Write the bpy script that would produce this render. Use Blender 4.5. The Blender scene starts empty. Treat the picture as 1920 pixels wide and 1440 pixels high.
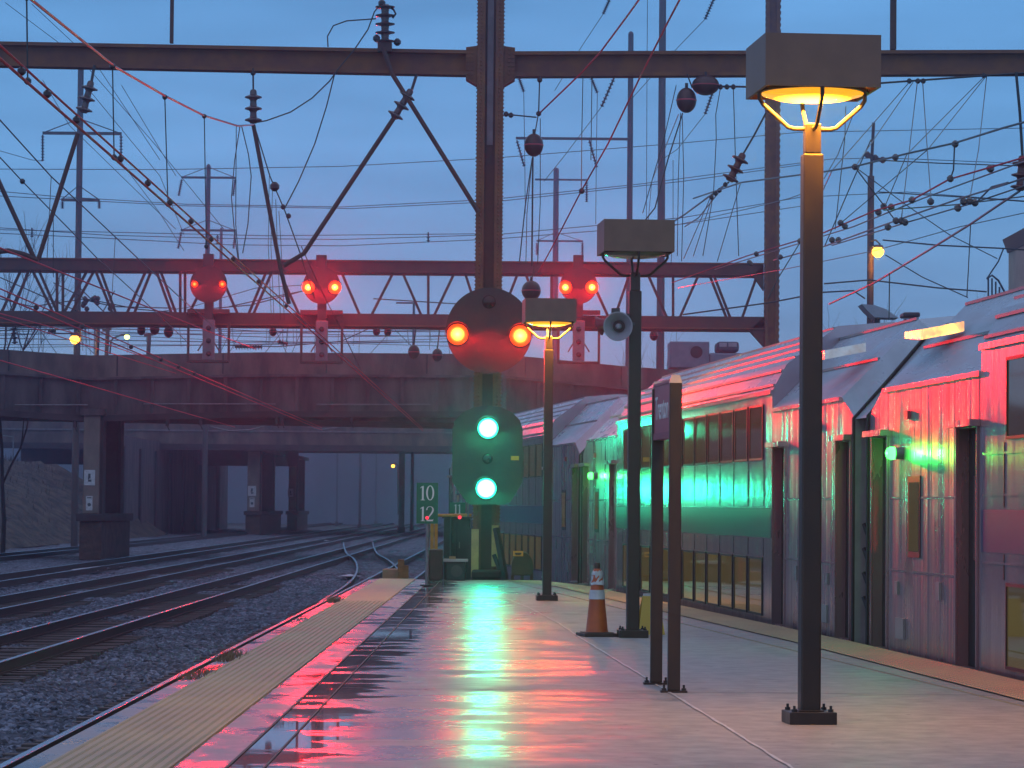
import bpy, math, random
from mathutils import Vector, Matrix
random.seed(7)
C = bpy.context.scene.collection
SC = bpy.context.scene

# ---------------------------------------------------------------- camera
F, CAMZ, HOR, ROLL = 6000.0, 1.4, 948.0, 0.0087
PITCH = math.atan((HOR - 720) / F)
fwd = Vector((0, math.cos(PITCH), math.sin(PITCH)))
r0, u0 = Vector((1, 0, 0)), Vector((0, -math.sin(PITCH), math.cos(PITCH)))
cr = math.cos(ROLL) * r0 + math.sin(ROLL) * u0
cu = -math.sin(ROLL) * r0 + math.cos(ROLL) * u0
CAM = Vector((0, 0, CAMZ))
cd = bpy.data.cameras.new("camera"); co = bpy.data.objects.new("camera", cd); C.objects.link(co)
cd.sensor_width = 36; cd.lens = F / 1920 * 36; cd.clip_end = 3000; cd.clip_start = 0.1
co.matrix_world = Matrix(((cr.x, cu.x, -fwd.x, CAM.x), (cr.y, cu.y, -fwd.y, CAM.y), (cr.z, cu.z, -fwd.z, CAM.z), (0, 0, 0, 1)))
SC.camera = co

# ---------------------------------------------------------------- world: overcast blue dusk
W = bpy.data.worlds.new("World"); SC.world = W; W.use_nodes = True
nt = W.node_tree; nt.nodes.clear()
def N(t, **k):
    n = nt.nodes.new(t)
    for a, v in k.items(): setattr(n, a, v)
    return n
out = N('ShaderNodeOutputWorld'); bg = N('ShaderNodeBackground'); sky = N('ShaderNodeTexSky')
sky.sky_type = 'NISHITA'; sky.sun_disc = False; sky.sun_elevation = math.radians(2); sky.sun_rotation = math.radians(200); sky.ozone_density = 6
tc = N('ShaderNodeTexCoord'); sep = N('ShaderNodeSeparateXYZ'); ramp = N('ShaderNodeValToRGB')
nt.links.new(tc.outputs['Generated'], sep.inputs[0])
nt.links.new(sep.outputs['Z'], ramp.inputs[0])
el = ramp.color_ramp.elements
el[0].position = 0.0; el[0].color = (.42, .59, .82, 1)
el[1].position = 1.0; el[1].color = (.44, .50, .70, 1)
for p, c in ((.05, (.265, .445, .70)), (.10, (.165, .375, .66)), (.17, (.135, .34, .63)), (.35, (.25, .36, .56))):
    e = el.new(p); e.color = (*c, 1)
cl = N('ShaderNodeTexNoise'); cl.inputs['Scale'].default_value = 7.0; cl.inputs['Detail'].default_value = 4
mp = N('ShaderNodeMapping'); mp.inputs['Scale'].default_value = (1, 1, 6)
nt.links.new(tc.outputs['Generated'], mp.inputs[0]); nt.links.new(mp.outputs[0], cl.inputs['Vector'])
cm = N('ShaderNodeMapRange'); cm.inputs[1].default_value = .3; cm.inputs[2].default_value = .7; cm.inputs[3].default_value = .80; cm.inputs[4].default_value = 1.16
nt.links.new(cl.outputs['Fac'], cm.inputs[0])
mul = N('ShaderNodeVectorMath', operation='SCALE'); nt.links.new(ramp.outputs[0], mul.inputs[0]); nt.links.new(cm.outputs[0], mul.inputs['Scale'])
sk = N('ShaderNodeVectorMath', operation='SCALE'); sk.inputs['Scale'].default_value = .05; nt.links.new(sky.outputs[0], sk.inputs[0])
add = N('ShaderNodeVectorMath', operation='ADD'); nt.links.new(mul.outputs[0], add.inputs[0]); nt.links.new(sk.outputs[0], add.inputs[1])
nt.links.new(add.outputs[0], bg.inputs[0]); bg.inputs[1].default_value = 1.07; nt.links.new(bg.outputs[0], out.inputs[0])
sl = bpy.data.lights.new("sun", 'SUN'); so = bpy.data.objects.new("sun", sl); C.objects.link(so)
sl.energy = .12; sl.angle = math.radians(25); sl.color = (1, .9, .85)
so.rotation_euler = (math.radians(50), 0, math.radians(-20))

SC.view_settings.view_transform = 'Standard'; SC.view_settings.look = 'None'
SC.view_settings.exposure = 0; SC.view_settings.gamma = 1
cy = SC.cycles
cy.use_denoising = True; cy.max_bounces = 6; cy.volume_bounces = 0; cy.diffuse_bounces = 2; cy.glossy_bounces = 4
cy.transmission_bounces = 4; cy.sample_clamp_indirect = 4; cy.caustics_reflective = False; cy.caustics_refractive = False

# ---------------------------------------------------------------- helpers
def ray(px, py):
    d = fwd + cr * ((px - 960) / F) + cu * ((720 - py) / F)
    return d
def at(px, py, Y):
    d = ray(px, py); return CAM + d * (Y / d.y)
def gnd(px, py, z=0.0):
    d = ray(px, py); return CAM + d * ((z - CAMZ) / d.z)
def ppm(Y): return F / Y

class MB:
    def __init__(s): s.v, s.f, s.sm = [], [], []
    def add(s, v, f, smooth=False):
        b = len(s.v); s.v += [Vector(p) for p in v]
        s.f += [tuple(i + b for i in q) for q in f]; s.sm += [smooth] * len(f); return s
    def box(s, c, d, rot=None):
        x, y, z = d[0] / 2, d[1] / 2, d[2] / 2; c = Vector(c)
        v = [Vector((i, j, k)) for i in (-x, x) for j in (-y, y) for k in (-z, z)]
        if rot is not None: v = [rot @ p for p in v]
        return s.add([p + c for p in v], [(0, 1, 3, 2), (4, 6, 7, 5), (0, 4, 5, 1), (2, 3, 7, 6), (0, 2, 6, 4), (1, 5, 7, 3)])
    def box2(s, a, b):
        a, b = Vector(a), Vector(b); return s.box((a + b) / 2, [abs(b[i] - a[i]) for i in range(3)])
    def bar(s, p0, p1, w, h, up=(0, 0, 1)):
        p0, p1 = Vector(p0), Vector(p1); d = p1 - p0; L = d.length; y = d / L
        x = y.cross(Vector(up))
        if x.length < 1e-4: x = y.cross(Vector((0, 1, 0)))
        x.normalize(); z = x.cross(y)
        return s.box((p0 + p1) / 2, (w, L, h), Matrix((x, y, z)).transposed())
    def tube(s, pts, r, n=6, caps=True):
        pts = [Vector(p) for p in pts]; m = len(pts); v, f = [], []
        prev = None
        for i, p in enumerate(pts):
            t = (pts[min(i + 1, m - 1)] - pts[max(i - 1, 0)]).normalized()
            if prev is None:
                a = t.cross(Vector((0, 0, 1)))
                if a.length < 1e-3: a = t.cross(Vector((0, 1, 0)))
            else: a = prev - t * prev.dot(t)
            a.normalize(); prev = a; b = t.cross(a)
            rr = r[i] if isinstance(r, (list, tuple)) else r
            v += [p + (a * math.cos(q) + b * math.sin(q)) * rr for q in (2 * math.pi * k / n for k in range(n))]
        for i in range(m - 1):
            f += [(i * n + k, i * n + (k + 1) % n, (i + 1) * n + (k + 1) % n, (i + 1) * n + k) for k in range(n)]
        if caps: f += [tuple(range(n - 1, -1, -1)), tuple((m - 1) * n + k for k in range(n))]
        return s.add(v, f, n > 5)
    def lathe(s, o, ax, prof, n=24, up=None):
        """prof = [(radius, height along ax)]"""
        o, ax = Vector(o), Vector(ax).normalized()
        a = ax.cross(Vector((0, 0, 1)))
        if a.length < 1e-3: a = ax.cross(Vector((0, 1, 0)))
        a.normalize(); b = ax.cross(a); v, f = [], []
        for r, h in prof:
            v += [o + ax * h + (a * math.cos(q) + b * math.sin(q)) * max(r, 1e-4) for q in (2 * math.pi * k / n for k in range(n))]
        for i in range(len(prof) - 1):
            f += [(i * n + k, i * n + (k + 1) % n, (i + 1) * n + (k + 1) % n, (i + 1) * n + k) for k in range(n)]
        f += [tuple(range(n - 1, -1, -1)), tuple((len(prof) - 1) * n + k for k in range(n))]
        return s.add(v, f, True)
    def prism(s, poly, ext):
        n = len(poly); ext = Vector(ext); p = [Vector(q) for q in poly]
        return s.add(p + [q + ext for q in p], [tuple(range(n - 1, -1, -1)), tuple(range(n, 2 * n))] + [(i, (i + 1) % n, (i + 1) % n + n, i + n) for i in range(n)])
    def build(s, name, m, parent=None, origin=None, bevel=0, smooth=None):
        me = bpy.data.meshes.new(name)
        o = bpy.data.objects.new(name, me)
        off = Vector(origin) if origin is not None else Vector((0, 0, 0))
        me.from_pydata([tuple(p - off) for p in s.v], [], s.f)
        me.polygons.foreach_set('use_smooth', s.sm if smooth is None else [smooth] * len(s.f))
        import bmesh
        b = bmesh.new(); b.from_mesh(me); bmesh.ops.recalc_face_normals(b, faces=b.faces); b.to_mesh(me); b.free()
        if any(s.sm): me.set_sharp_from_angle(angle=math.radians(40))
        me.materials.append(m); C.objects.link(o); o.location = off
        if parent is not None: o.parent = parent
        if bevel:
            q = o.modifiers.new('bevel', 'BEVEL'); q.width = bevel; q.segments = 2; q.limit_method = 'ANGLE'
        return o
# every mesh is written in world metres unless its thing is placed (empty with a location): then in the thing's own frame
def tag(o, label=None, cat=None, group=None, kind=None):
    if label: o['label'] = label
    if cat: o['category'] = cat
    if group: o['group'] = group
    if kind: o['kind'] = kind
    return o
def thing(name, label, cat, loc=(0, 0, 0), rz=0, group=None):
    o = bpy.data.objects.new(name, None); C.objects.link(o); o.empty_display_size = .2
    o.location = loc; o.rotation_euler = (0, 0, rz); return tag(o, label, cat, group)
def W2(parent, p): return Vector(p) - parent.location      # world to the frame of an unrotated thing
class PB(MB):
    """mesh written in world metres, linked under an unrotated thing"""
    def under(s, name, m, parent, top=None, **k):
        t = top if top is not None else parent
        s.v = [p - t.location for p in s.v]
        if k.get('origin') is not None: k['origin'] = Vector(k['origin']) - t.location
        o = s.build(name, m, parent, **k)
        if parent is not t and parent.location.length: o.location -= parent.location
        return o
def kids(o): return [c for c in bpy.data.objects if c.parent is o]
def copy_tree(o, par=None):
    c = o.copy(); C.objects.link(c)
    if par is not None: c.parent = par
    for k in kids(o): copy_tree(k, c)
    return c

def light(kind, loc, energy, color, radius=.06, parent=None, to=None, size=None, blend=1.0):
    l = bpy.data.lights.new('lamp_light', kind); o = bpy.data.objects.new('lamp_light', l); C.objects.link(o)
    l.energy = energy; l.color = color; l.shadow_soft_size = radius
    if kind == 'SPOT': l.spot_size = math.radians(size or 90); l.spot_blend = blend
    loc = Vector(loc)
    if to is not None: o.rotation_euler = Vector(to).to_track_quat('-Z', 'Y').to_euler()
    o.location = loc
    if parent is not None: o.parent = parent; o.location = loc - parent.location
    return o

# ---------------------------------------------------------------- materials
def mat(name, col, rough=.6, metal=0, col2=None, ns=3, stretch=(1, 1, 1), r2=None, bump=0, bs=30, bd=.01, bstretch=None, spec=.5, em=None, es=0, lo=.35, hi=.65, detail=6):
    m = bpy.data.materials.new(name); m.use_nodes = True
    t = m.node_tree; b = t.nodes['Principled BSDF']
    b.inputs['Base Color'].default_value = (*col, 1); b.inputs['Roughness'].default_value = rough
    b.inputs['Metallic'].default_value = metal; b.inputs['Specular IOR Level'].default_value = spec
    tc = t.nodes.new('ShaderNodeTexCoord')
    def noise(scale, st, det=detail):
        mp = t.nodes.new('ShaderNodeMapping'); mp.inputs['Scale'].default_value = st
        n = t.nodes.new('ShaderNodeTexNoise'); n.inputs['Scale'].default_value = scale; n.inputs['Detail'].default_value = det
        n.inputs['Roughness'].default_value = .6
        t.links.new(tc.outputs['Object'], mp.inputs[0]); t.links.new(mp.outputs[0], n.inputs['Vector']); return n
    if col2 is not None or r2 is not None:
        n = noise(ns, stretch)
        mr = t.nodes.new('ShaderNodeMapRange'); mr.inputs[1].default_value = lo; mr.inputs[2].default_value = hi
        t.links.new(n.outputs['Fac'], mr.inputs[0])
        if col2 is not None:
            mx = t.nodes.new('ShaderNodeMix'); mx.data_type = 'RGBA'; mx.inputs[6].default_value = (*col, 1); mx.inputs[7].default_value = (*col2, 1)
            t.links.new(mr.outputs[0], mx.inputs[0]); t.links.new(mx.outputs[2], b.inputs['Base Color'])
        if r2 is not None:
            m2 = t.nodes.new('ShaderNodeMapRange'); m2.inputs[3].default_value = rough; m2.inputs[4].default_value = r2
            t.links.new(mr.outputs[0], m2.inputs[0]); t.links.new(m2.outputs[0], b.inputs['Roughness'])
    if bump:
        n = noise(bs, bstretch or stretch, 4); bp = t.nodes.new('ShaderNodeBump'); bp.inputs['Strength'].default_value = bump; bp.inputs['Distance'].default_value = bd
        t.links.new(n.outputs['Fac'], bp.inputs['Height']); t.links.new(bp.outputs[0], b.inputs['Normal'])
    if em is not None:
        b.inputs['Emission Color'].default_value = (*em, 1); b.inputs['Emission Strength'].default_value = es
    return m
def lens_mat(name, col, core, rim, rc, rr):
    """a lens brightest at its filament: emission falls from the lens centre (object space) to its rim"""
    m = bpy.data.materials.new(name); m.use_nodes = True; t = m.node_tree; b = t.nodes['Principled BSDF']
    b.inputs['Base Color'].default_value = (*[c * .3 for c in col], 1); b.inputs['Roughness'].default_value = .1
    tc = t.nodes.new('ShaderNodeTexCoord'); ln = t.nodes.new('ShaderNodeVectorMath'); ln.operation = 'LENGTH'
    t.links.new(tc.outputs['Object'], ln.inputs[0])
    mr = t.nodes.new('ShaderNodeMapRange'); mr.interpolation_type = 'SMOOTHSTEP'
    mr.inputs[1].default_value = rc; mr.inputs[2].default_value = rr; mr.inputs[3].default_value = core; mr.inputs[4].default_value = rim
    t.links.new(ln.outputs['Value'], mr.inputs[0])
    b.inputs['Emission Color'].default_value = (*col, 1); t.links.new(mr.outputs[0], b.inputs['Emission Strength'])
    return m

M = {}
M['rust'] = mat('rusty_steel', (.13, .050, .034), .55, .0, (.22, .10, .045), 2.2, (1, 1, 1), .8, .25, 40, .01)
M['rust_dark'] = mat('dark_rusty_steel', (.055, .034, .036), .6, .0, (.11, .062, .05), 1.6, (1, 1, 1), .85, .2, 30, .01)
M['brown_paint'] = mat('brown_paint', (.032, .020, .017), .33, 0, (.045, .028, .022), 6, (1, 1, .4), .5, .06, 60, .003)
M['lit_head_paint'] = mat('lamplit_head_paint', (.21, .112, .078), .5, 0, (.18, .096, .068), 6)  # brown paint lightened and warmed to imitate lamp glow on the head
M['black_paint'] = mat('black_paint', (.022, .020, .022), .42, 0, (.04, .034, .034), 3, (1, 1, 1), .6)
M['galv'] = mat('galvanised_steel', (.22, .22, .24), .45, .5, (.15, .15, .16), 5, (1, 1, 1), .6)
M['far_truck'] = mat('haze_tinted_truck', (.19, .22, .28), .6, 0, (.14, .165, .21), 2)  # haze painted in: grey drawn towards the sky tone
M['far_post'] = mat('haze_tinted_post', (.15, .17, .21), .8, 0, (.12, .135, .17), 1)  # lighter and bluer: distance haze put into the colour
M['pole'] = mat('weathered_pole', (.10, .095, .10), .7, 0, (.06, .058, .062), 2, (1, 1, .3))
M['wire'] = mat('wet_wire', (.045, .045, .05), .3, .4)
M['red_lit_wire'] = mat('contact_wire', (.55, .03, .05), .5, 0, spec=.12)  # red signal light put into the base colour of the wire
M['porcelain'] = mat('brown_porcelain', (.075, .055, .06), .2, 0, (.12, .10, .10), 8)
M['porcelain_red'] = mat('red_porcelain', (.12, .035, .03), .25)
M['disc_ins'] = mat('dark_round_insulator', (.05, .026, .03), .35)
M['concrete_old'] = mat('old_concrete', (.19, .145, .125), .85, 0, (.065, .05, .05), 1.0, (1, 1, .35), None, .3, 6, .03)
M['concrete_dark'] = mat('sooty_concrete', (.135, .105, .105), .85, 0, (.034, .028, .034), 1.1, (1, 1, .28), None, .3, 6, .03)
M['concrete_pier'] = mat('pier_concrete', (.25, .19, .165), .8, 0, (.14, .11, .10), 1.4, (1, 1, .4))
M['near_black'] = mat('near_black_concrete', (.03, .024, .028), .85, 0, (.055, .045, .05), 1)
M['dirt'] = mat('dirt_slope', (.12, .085, .06), .95, 0, (.016, .013, .015), 1.1, (1, .5, 1), None, 1, 1.6, .6)
M['rail'] = mat('rail_head_steel', (.62, .60, .64), .22, 1)
M['rail_side'] = mat('rail_side_rust', (.016, .011, .012), .7, 0, (.028, .018, .017), 6)
M['tie'] = mat('sleeper_wood', (.05, .042, .042), .85, 0, (.085, .07, .066), 5, (.5, 6, 3))
def steel_mat(name, col, col2, r0_, r1_, wave, brush):
    m = mat(name, col, r0_, .72, col2, 1.3, (1, 2.5, .25), r1_)
    t = m.node_tree; b = t.nodes['Principled BSDF']; L = t.links.new; tc = t.nodes.new('ShaderNodeTexCoord')
    def nz(st, det):
        mp = t.nodes.new('ShaderNodeMapping'); mp.inputs['Scale'].default_value = st; n = t.nodes.new('ShaderNodeTexNoise'); n.inputs['Scale'].default_value = 1; n.inputs['Detail'].default_value = det
        L(tc.outputs['Object'], mp.inputs[0]); L(mp.outputs[0], n.inputs['Vector']); return n.outputs['Fac']
    b1 = t.nodes.new('ShaderNodeBump'); b1.inputs['Strength'].default_value = 1; b1.inputs['Distance'].default_value = wave; L(nz((1, 2.6, .12), 3), b1.inputs['Height'])
    b3 = t.nodes.new('ShaderNodeBump'); b3.inputs['Strength'].default_value = 1; b3.inputs['Distance'].default_value = wave * .42; L(nz((1, 10, .1), 2), b3.inputs['Height']); L(b1.outputs[0], b3.inputs['Normal'])
    L(b3.outputs[0], b.inputs['Normal']); return m
M['steel'] = steel_mat('stainless_car_side', (.52, .40, .43), (.38, .29, .32), .17, .27, .008, 0)  # pinkish base tint stands for sodium and red light on the steel
M['steel_end'] = steel_mat('stainless_end_panel', (.44, .31, .34), (.27, .185, .21), .18, .42, .026, 0)  # red light tinted into the panel colour, deeper pink
M['steel_old'] = mat('stainless_car_side', (.50, .46, .465), .13, 1, (.36, .33, .34), 1.3, (1, 2.5, .25), .26, .30, 1.0, .05, (1, 2.6, .12))
M['roof'] = mat('painted_car_roof', (.36, .40, .45), .22, .0, (.26, .29, .33), 1.2, (2, .3, 1), .4)
M['stripe'] = mat('blue_stripe', (.03, .032, .10), .35)
M['stripe2'] = mat('grey_window_band', (.075, .07, .072), .3)
M['rubber'] = mat('black_rubber', (.012, .012, .014), .5)
M['door'] = mat('recessed_door', (.022, .02, .023), .6, spec=.25)
M['glass'] = mat('lit_train_window', (.03, .024, .014), .04, 0, em=(1, .72, .28), es=.045)
M['glass2'] = mat('dim_train_window', (.03, .022, .016), .05, 0, em=(1, .55, .25), es=.03)
M['grey'] = mat('grey_end_wall', (.26, .26, .27), .4, .0, (.17, .17, .18), 2)
M['horn'] = mat('pale_grey_horn', (.36, .34, .38), .4, 0, (.30, .28, .32), 5)
M['orange'] = mat('orange_cone_rubber', (.50, .10, .02), .45, 0, (.38, .07, .018), 6)
M['white'] = mat('white_reflective', (.62, .62, .64), .4, 0, (.45, .45, .47), 10)
M['yellow'] = mat('yellow_plastic', (.55, .36, .05), .4)
M['yellow_paint'] = mat('yellow_handrail', (.50, .27, .03), .45, 0, (.38, .2, .03), 10)
M['green_sign'] = mat('green_sign_face', (.0, .135, .062), .4)
M['white_text'] = mat('white_lettering', (.72, .74, .74), .5)
M['plum'] = mat('plum_sign_face', (.42, .06, .09), .35)
M['plum_edge'] = mat('red_sign_edge', (.30, .03, .06), .35)
M['cabinet'] = mat('dark_green_cabinet', (.018, .028, .027), .4, 0, (.03, .038, .036), 4)
M['brownbox'] = mat('brown_cabinet', (.05, .03, .026), .6, 0, (.075, .042, .036), 4)
M['grey_lid'] = mat('grey_metal_lid', (.36, .34, .36), .4, .3)
M['wood'] = mat('weathered_timber', (.30, .14, .05), .7, 0, (.2, .09, .035), 4, (1, 1, 5))
M['tan'] = mat('tan_box', (.34, .21, .12), .7)
M['olive'] = mat('olive_cover', (.045, .034, .016), .55, 0, (.065, .05, .022), 5)
M['orange_label'] = mat('orange_label', (.70, .30, .05), .5)
M['lid_text'] = mat('dark_lettering', (.05, .03, .02), .6)
M['panel'] = mat('lilac_grey_plate', (.20, .17, .20), .5, 0, (.14, .12, .14), 3)
M['beige'] = mat('beige_render', (.42, .37, .31), .8, 0, (.34, .30, .26), 1.5)
M['slate'] = mat('dark_roof_cap', (.05, .06, .09), .6)
M['bark'] = mat('bare_branch', (.06, .05, .052), .9)
M['weed'] = mat('dry_weed', (.22, .14, .075), .9, 0, (.13, .085, .05), 9)
M['pale'] = mat('pale_litter', (.40, .44, .50), .6)
M['dark_void'] = mat('dark_lens_glass', (.015, .008, .010), .15)
M['caulk'] = mat('pale_caulk', (.60, .58, .57), .45, 0, (.42, .40, .40), 6)
M['groove'] = mat('dark_joint', (.05, .045, .045), .6)
RED, GRN, SOD = (1, .004, .006), (.0, 1, .40), (1, .42, .035)
M['red_lens'] = lens_mat('red_lens', (1, .055, .006), 120, 2.5, .02, .17)
M['red_lens_dim'] = lens_mat('red_lens_dim', (1, .055, .005), 60, 1.5, .01, .11)
M['green_lens'] = lens_mat('green_lens', (.03, 1, .55), 150, 1.6, .10, .19)
M['sodium'] = lens_mat('sodium_refractor', (1, .38, .014), 60, 1.25, .04, .27)
M['sodium_far'] = mat('sodium_far', (.4, .2, .02), .3, 0, em=(1, .42, .03), es=9)
M['yellow_far'] = mat('pale_lamp_far', (.4, .4, .1), .3, 0, em=(.85, 1, .25), es=4)
M['green_marker'] = lens_mat('green_marker', (.05, 1, .09), 14, 4, .03, .09)
M['unlit_lens'] = mat('unlit_refractor', (.16, .17, .10), .15)
M['red_glow'] = mat('red_glow', (.5, .01, .02), .3, 0, em=(1, .04, .08), es=1.5)  # self-glowing red standing in for reflected signal light

# platform concrete: damp slab with a film of water, standing water along the near-track joint
def wet_concrete():
    m = bpy.data.materials.new('wet_platform_concrete'); m.use_nodes = True
    t = m.node_tree; b = t.nodes['Principled BSDF']; L = t.links.new
    g = t.nodes.new('ShaderNodeNewGeometry'); sp = t.nodes.new('ShaderNodeSeparateXYZ'); L(g.outputs['Position'], sp.inputs[0])
    def nz(scale, st, det=5, rough=.55):
        mp = t.nodes.new('ShaderNodeMapping'); mp.inputs['Scale'].default_value = st; L(g.outputs['Position'], mp.inputs[0])
        n = t.nodes.new('ShaderNodeTexNoise'); n.inputs['Scale'].default_value = scale; n.inputs['Detail'].default_value = det; n.inputs['Roughness'].default_value = rough
        L(mp.outputs[0], n.inputs['Vector']); return n.outputs['Fac']
    def mr(x, a, bb, c, d, smooth=True):
        n = t.nodes.new('ShaderNodeMapRange'); n.inputs[1].default_value = a; n.inputs[2].default_value = bb; n.inputs[3].default_value = c; n.inputs[4].default_value = d
        if smooth: n.interpolation_type = 'SMOOTHSTEP'
        L(x, n.inputs[0]); return n.outputs[0]
    def op(o, x, y):
        n = t.nodes.new('ShaderNodeMath'); n.operation = o; n.use_clamp = False
        for i, q in enumerate((x, y)):
            if hasattr(q, 'node'): L(q, n.inputs[i])
            else: n.inputs[i].default_value = q
        return n.outputs[0]
    big = nz(.9, (1, .55, 1)); med = nz(2.2, (.55, 1.1, 1)); fine = nz(60, (1, 1, 1), 3)
    # water lies lowest along X = -1.3 (the joint by the tactile strip) and along the other strip
    trough = mr(op('ABSOLUTE', op('ADD', sp.outputs['X'], 1.42), 0), .1, .95, 1, 0)
    damp = mr(sp.outputs['X'], -.2, 1.15, 1, 0)
    pud = mr(op('ADD', op('MULTIPLY', trough, .36), med), .69, .82, 0, 1)
    film = mr(op('ADD', op('MULTIPLY', damp, .16), op('ADD', op('MULTIPLY', nz(1.6, (.6, 1.0, 1), 7, .68), .62), op('MULTIPLY', nz(.42, (1, .8, 1), 4, .6), .38))), .52, .72, 0, 1)
    wet = op('MAXIMUM', pud, op('MULTIPLY', film, .75))
    mx = t.nodes.new('ShaderNodeMix'); mx.data_type = 'RGBA'; mx.inputs[6].default_value = (.37, .34, .33, 1); mx.inputs[7].default_value = (.17, .158, .165, 1)
    L(wet, mx.inputs[0])
    mx2 = t.nodes.new('ShaderNodeMix'); mx2.data_type = 'RGBA'; mx2.blend_type = 'MULTIPLY'; mx2.inputs[0].default_value = 1
    L(mx.outputs[2], mx2.inputs[6])
    cr_ = t.nodes.new('ShaderNodeValToRGB'); cr_.color_ramp.elements[0].color = (.66, .66, .67, 1); cr_.color_ramp.elements[1].color = (1.12, 1.1, 1.1, 1)
    cr_.color_ramp.elements[0].position = .3; cr_.color_ramp.elements[1].position = .7
    L(nz(4.5, (1, 1, 1), 8, .65), cr_.inputs[0]); L(cr_.outputs[0], mx2.inputs[7])
    vo = t.nodes.new('ShaderNodeTexVoronoi'); vo.inputs['Scale'].default_value = 2.6; L(g.outputs['Position'], vo.inputs['Vector'])
    sp2 = mr(vo.outputs['Distance'], .03, .06, .25, 1); st = mr(nz(.55, (1, .6, 1), 6, .7), .56, .66, 1, .72)
    mx3 = t.nodes.new('ShaderNodeVectorMath'); mx3.operation = 'SCALE'; L(mx2.outputs[2], mx3.inputs[0]); L(op('MULTIPLY', sp2, st), mx3.inputs['Scale'])
    L(mx3.outputs[0], b.inputs['Base Color'])
    ro = mr(wet, 0, 1, .50, .17, False)
    ro = op('SUBTRACT', ro, op('MULTIPLY', pud, .17))
    L(op('MAXIMUM', ro, .02), b.inputs['Roughness'])
    L(mr(wet, 0, 1, .13, .45, False), b.inputs['Specular IOR Level'])
    bp = t.nodes.new('ShaderNodeBump'); bp.inputs['Strength'].default_value = .5; bp.inputs['Distance'].default_value = .004
    rip = op('ADD', op('MULTIPLY', fine, op('SUBTRACT', 1.0, wet)), op('MULTIPLY', nz(7, (.35, 1, 1), 2), .35))
    flat = op('MULTIPLY', rip, mr(pud, 0, 1, 1, .12))
    L(flat, bp.inputs['Height']); L(bp.outputs[0], b.inputs['Normal'])
    return m
M['platform'] = wet_concrete()
M['coping'] = mat('pale_coping', (.27, .26, .27), .5, 0, (.12, .115, .12), 2.2, (1, .6, 1), .05, .2, 30, .003)
M['tactile'] = mat('yellow_tactile', (.46, .35, .22), .62, 0, (.36, .275, .18), 1.6, (1, .4, 1), .5, .1, 40, .003, spec=.25)
# ballast
def ballast_mat():
    m = bpy.data.materials.new('ballast_stones'); m.use_nodes = True; t = m.node_tree; b = t.nodes['Principled BSDF']; L = t.links.new
    g = t.nodes.new('ShaderNodeNewGeometry')
    v = t.nodes.new('ShaderNodeTexVoronoi'); v.inputs['Scale'].default_value = 13; L(g.outputs['Position'], v.inputs['Vector'])
    n = t.nodes.new('ShaderNodeTexNoise'); n.inputs['Scale'].default_value = .7; n.inputs['Detail'].default_value = 6; L(g.outputs['Position'], n.inputs['Vector'])
    s = t.nodes.new('ShaderNodeSeparateColor'); L(v.outputs['Color'], s.inputs[0])
    r = t.nodes.new('ShaderNodeValToRGB'); e = r.color_ramp.elements; e[0].color = (.03, .034, .048, 1); e[1].color = (.21, .235, .31, 1)
    q = e.new(.6); q.color = (.092, .105, .145, 1); L(s.outputs[0], r.inputs[0])
    mx = t.nodes.new('ShaderNodeMix'); mx.data_type = 'RGBA'; mx.blend_type = 'MULTIPLY'; mx.inputs[0].default_value = 1; L(r.outputs[0], mx.inputs[6])
    r2 = t.nodes.new('ShaderNodeValToRGB'); r2.color_ramp.elements[0].color = (.6, .58, .6, 1); r2.color_ramp.elements[1].color = (1.25, 1.25, 1.25, 1)
    r2.color_ramp.elements[0].position = .3; r2.color_ramp.elements[1].position = .7; L(n.outputs['Fac'], r2.inputs[0]); L(r2.outputs[0], mx.inputs[7]); L(mx.outputs[2], b.inputs['Base Color'])
    b.inputs['Roughness'].default_value = .75
    bp = t.nodes.new('ShaderNodeBump'); bp.inputs['Strength'].default_value = 1; bp.inputs['Distance'].default_value = .05; bp.invert = True
    L(v.outputs['Distance'], bp.inputs['Height']); L(bp.outputs[0], b.inputs['Normal']); return m
M['ballast'] = ballast_mat()

# ================================================================ SETTING
ZR, ZG = -1.0, -1.2         # rail head, ballast
g = MB(); g.add([(-900, -60, ZG - .16), (900, -60, ZG - .16), (900, 2400, ZG - .16), (-900, 2400, ZG - .16)], [(0, 1, 2, 3)])
tag(g.build('ground', mat('grey_ground', (.075, .075, .08), .8, 0, (.045, .045, .05), .3, (1, .25, 1), None, .5, 5, .05)), kind='structure')
# ballast bed with real stones in relief where the camera is near
import numpy as np
def relief(name, x0, x1, y0, y1, step, amp):
    rng = np.random.default_rng(3)
    nx, ny = int((x1 - x0) / step), int((y1 - y0) / step)
    X, Y = np.meshgrid(np.linspace(x0, x1, nx), np.linspace(y0, y1, ny))
    X = X + rng.uniform(-.4, .4, X.shape) * step; Y = Y + rng.uniform(-.4, .4, X.shape) * step
    Z = ZG - .05 + rng.uniform(-amp, amp, X.shape) + .03 * np.sin(X * 1.7 + Y * .31) + .02 * np.sin(Y * .9)
    V = np.stack([X, Y, Z], -1).reshape(-1, 3)
    i = np.arange(nx * (ny - 1)).reshape(ny - 1, nx)[:, :-1].ravel()
    me = bpy.data.meshes.new(name); me.from_pydata(V.tolist(), [], np.stack([i, i + 1, i + nx + 1, i + nx], 1).tolist())
    me.materials.append(M['ballast']); o = bpy.data.objects.new(name, me); C.objects.link(o); return tag(o, kind='stuff')
relief('ballast', -11.5, -2.3, 3, 28.2, .11, .045)
relief('ballast', -34, -11.4, 3, 60.2, .2, .05)
relief('ballast', -11.5, -3.9, 28, 72, .062, .045)
relief('ballast', -34, -11.4, 60, 120, .15, .05)
relief('ballast', -11.45, -2.0, 71.5, 120, .09, .045)
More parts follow.
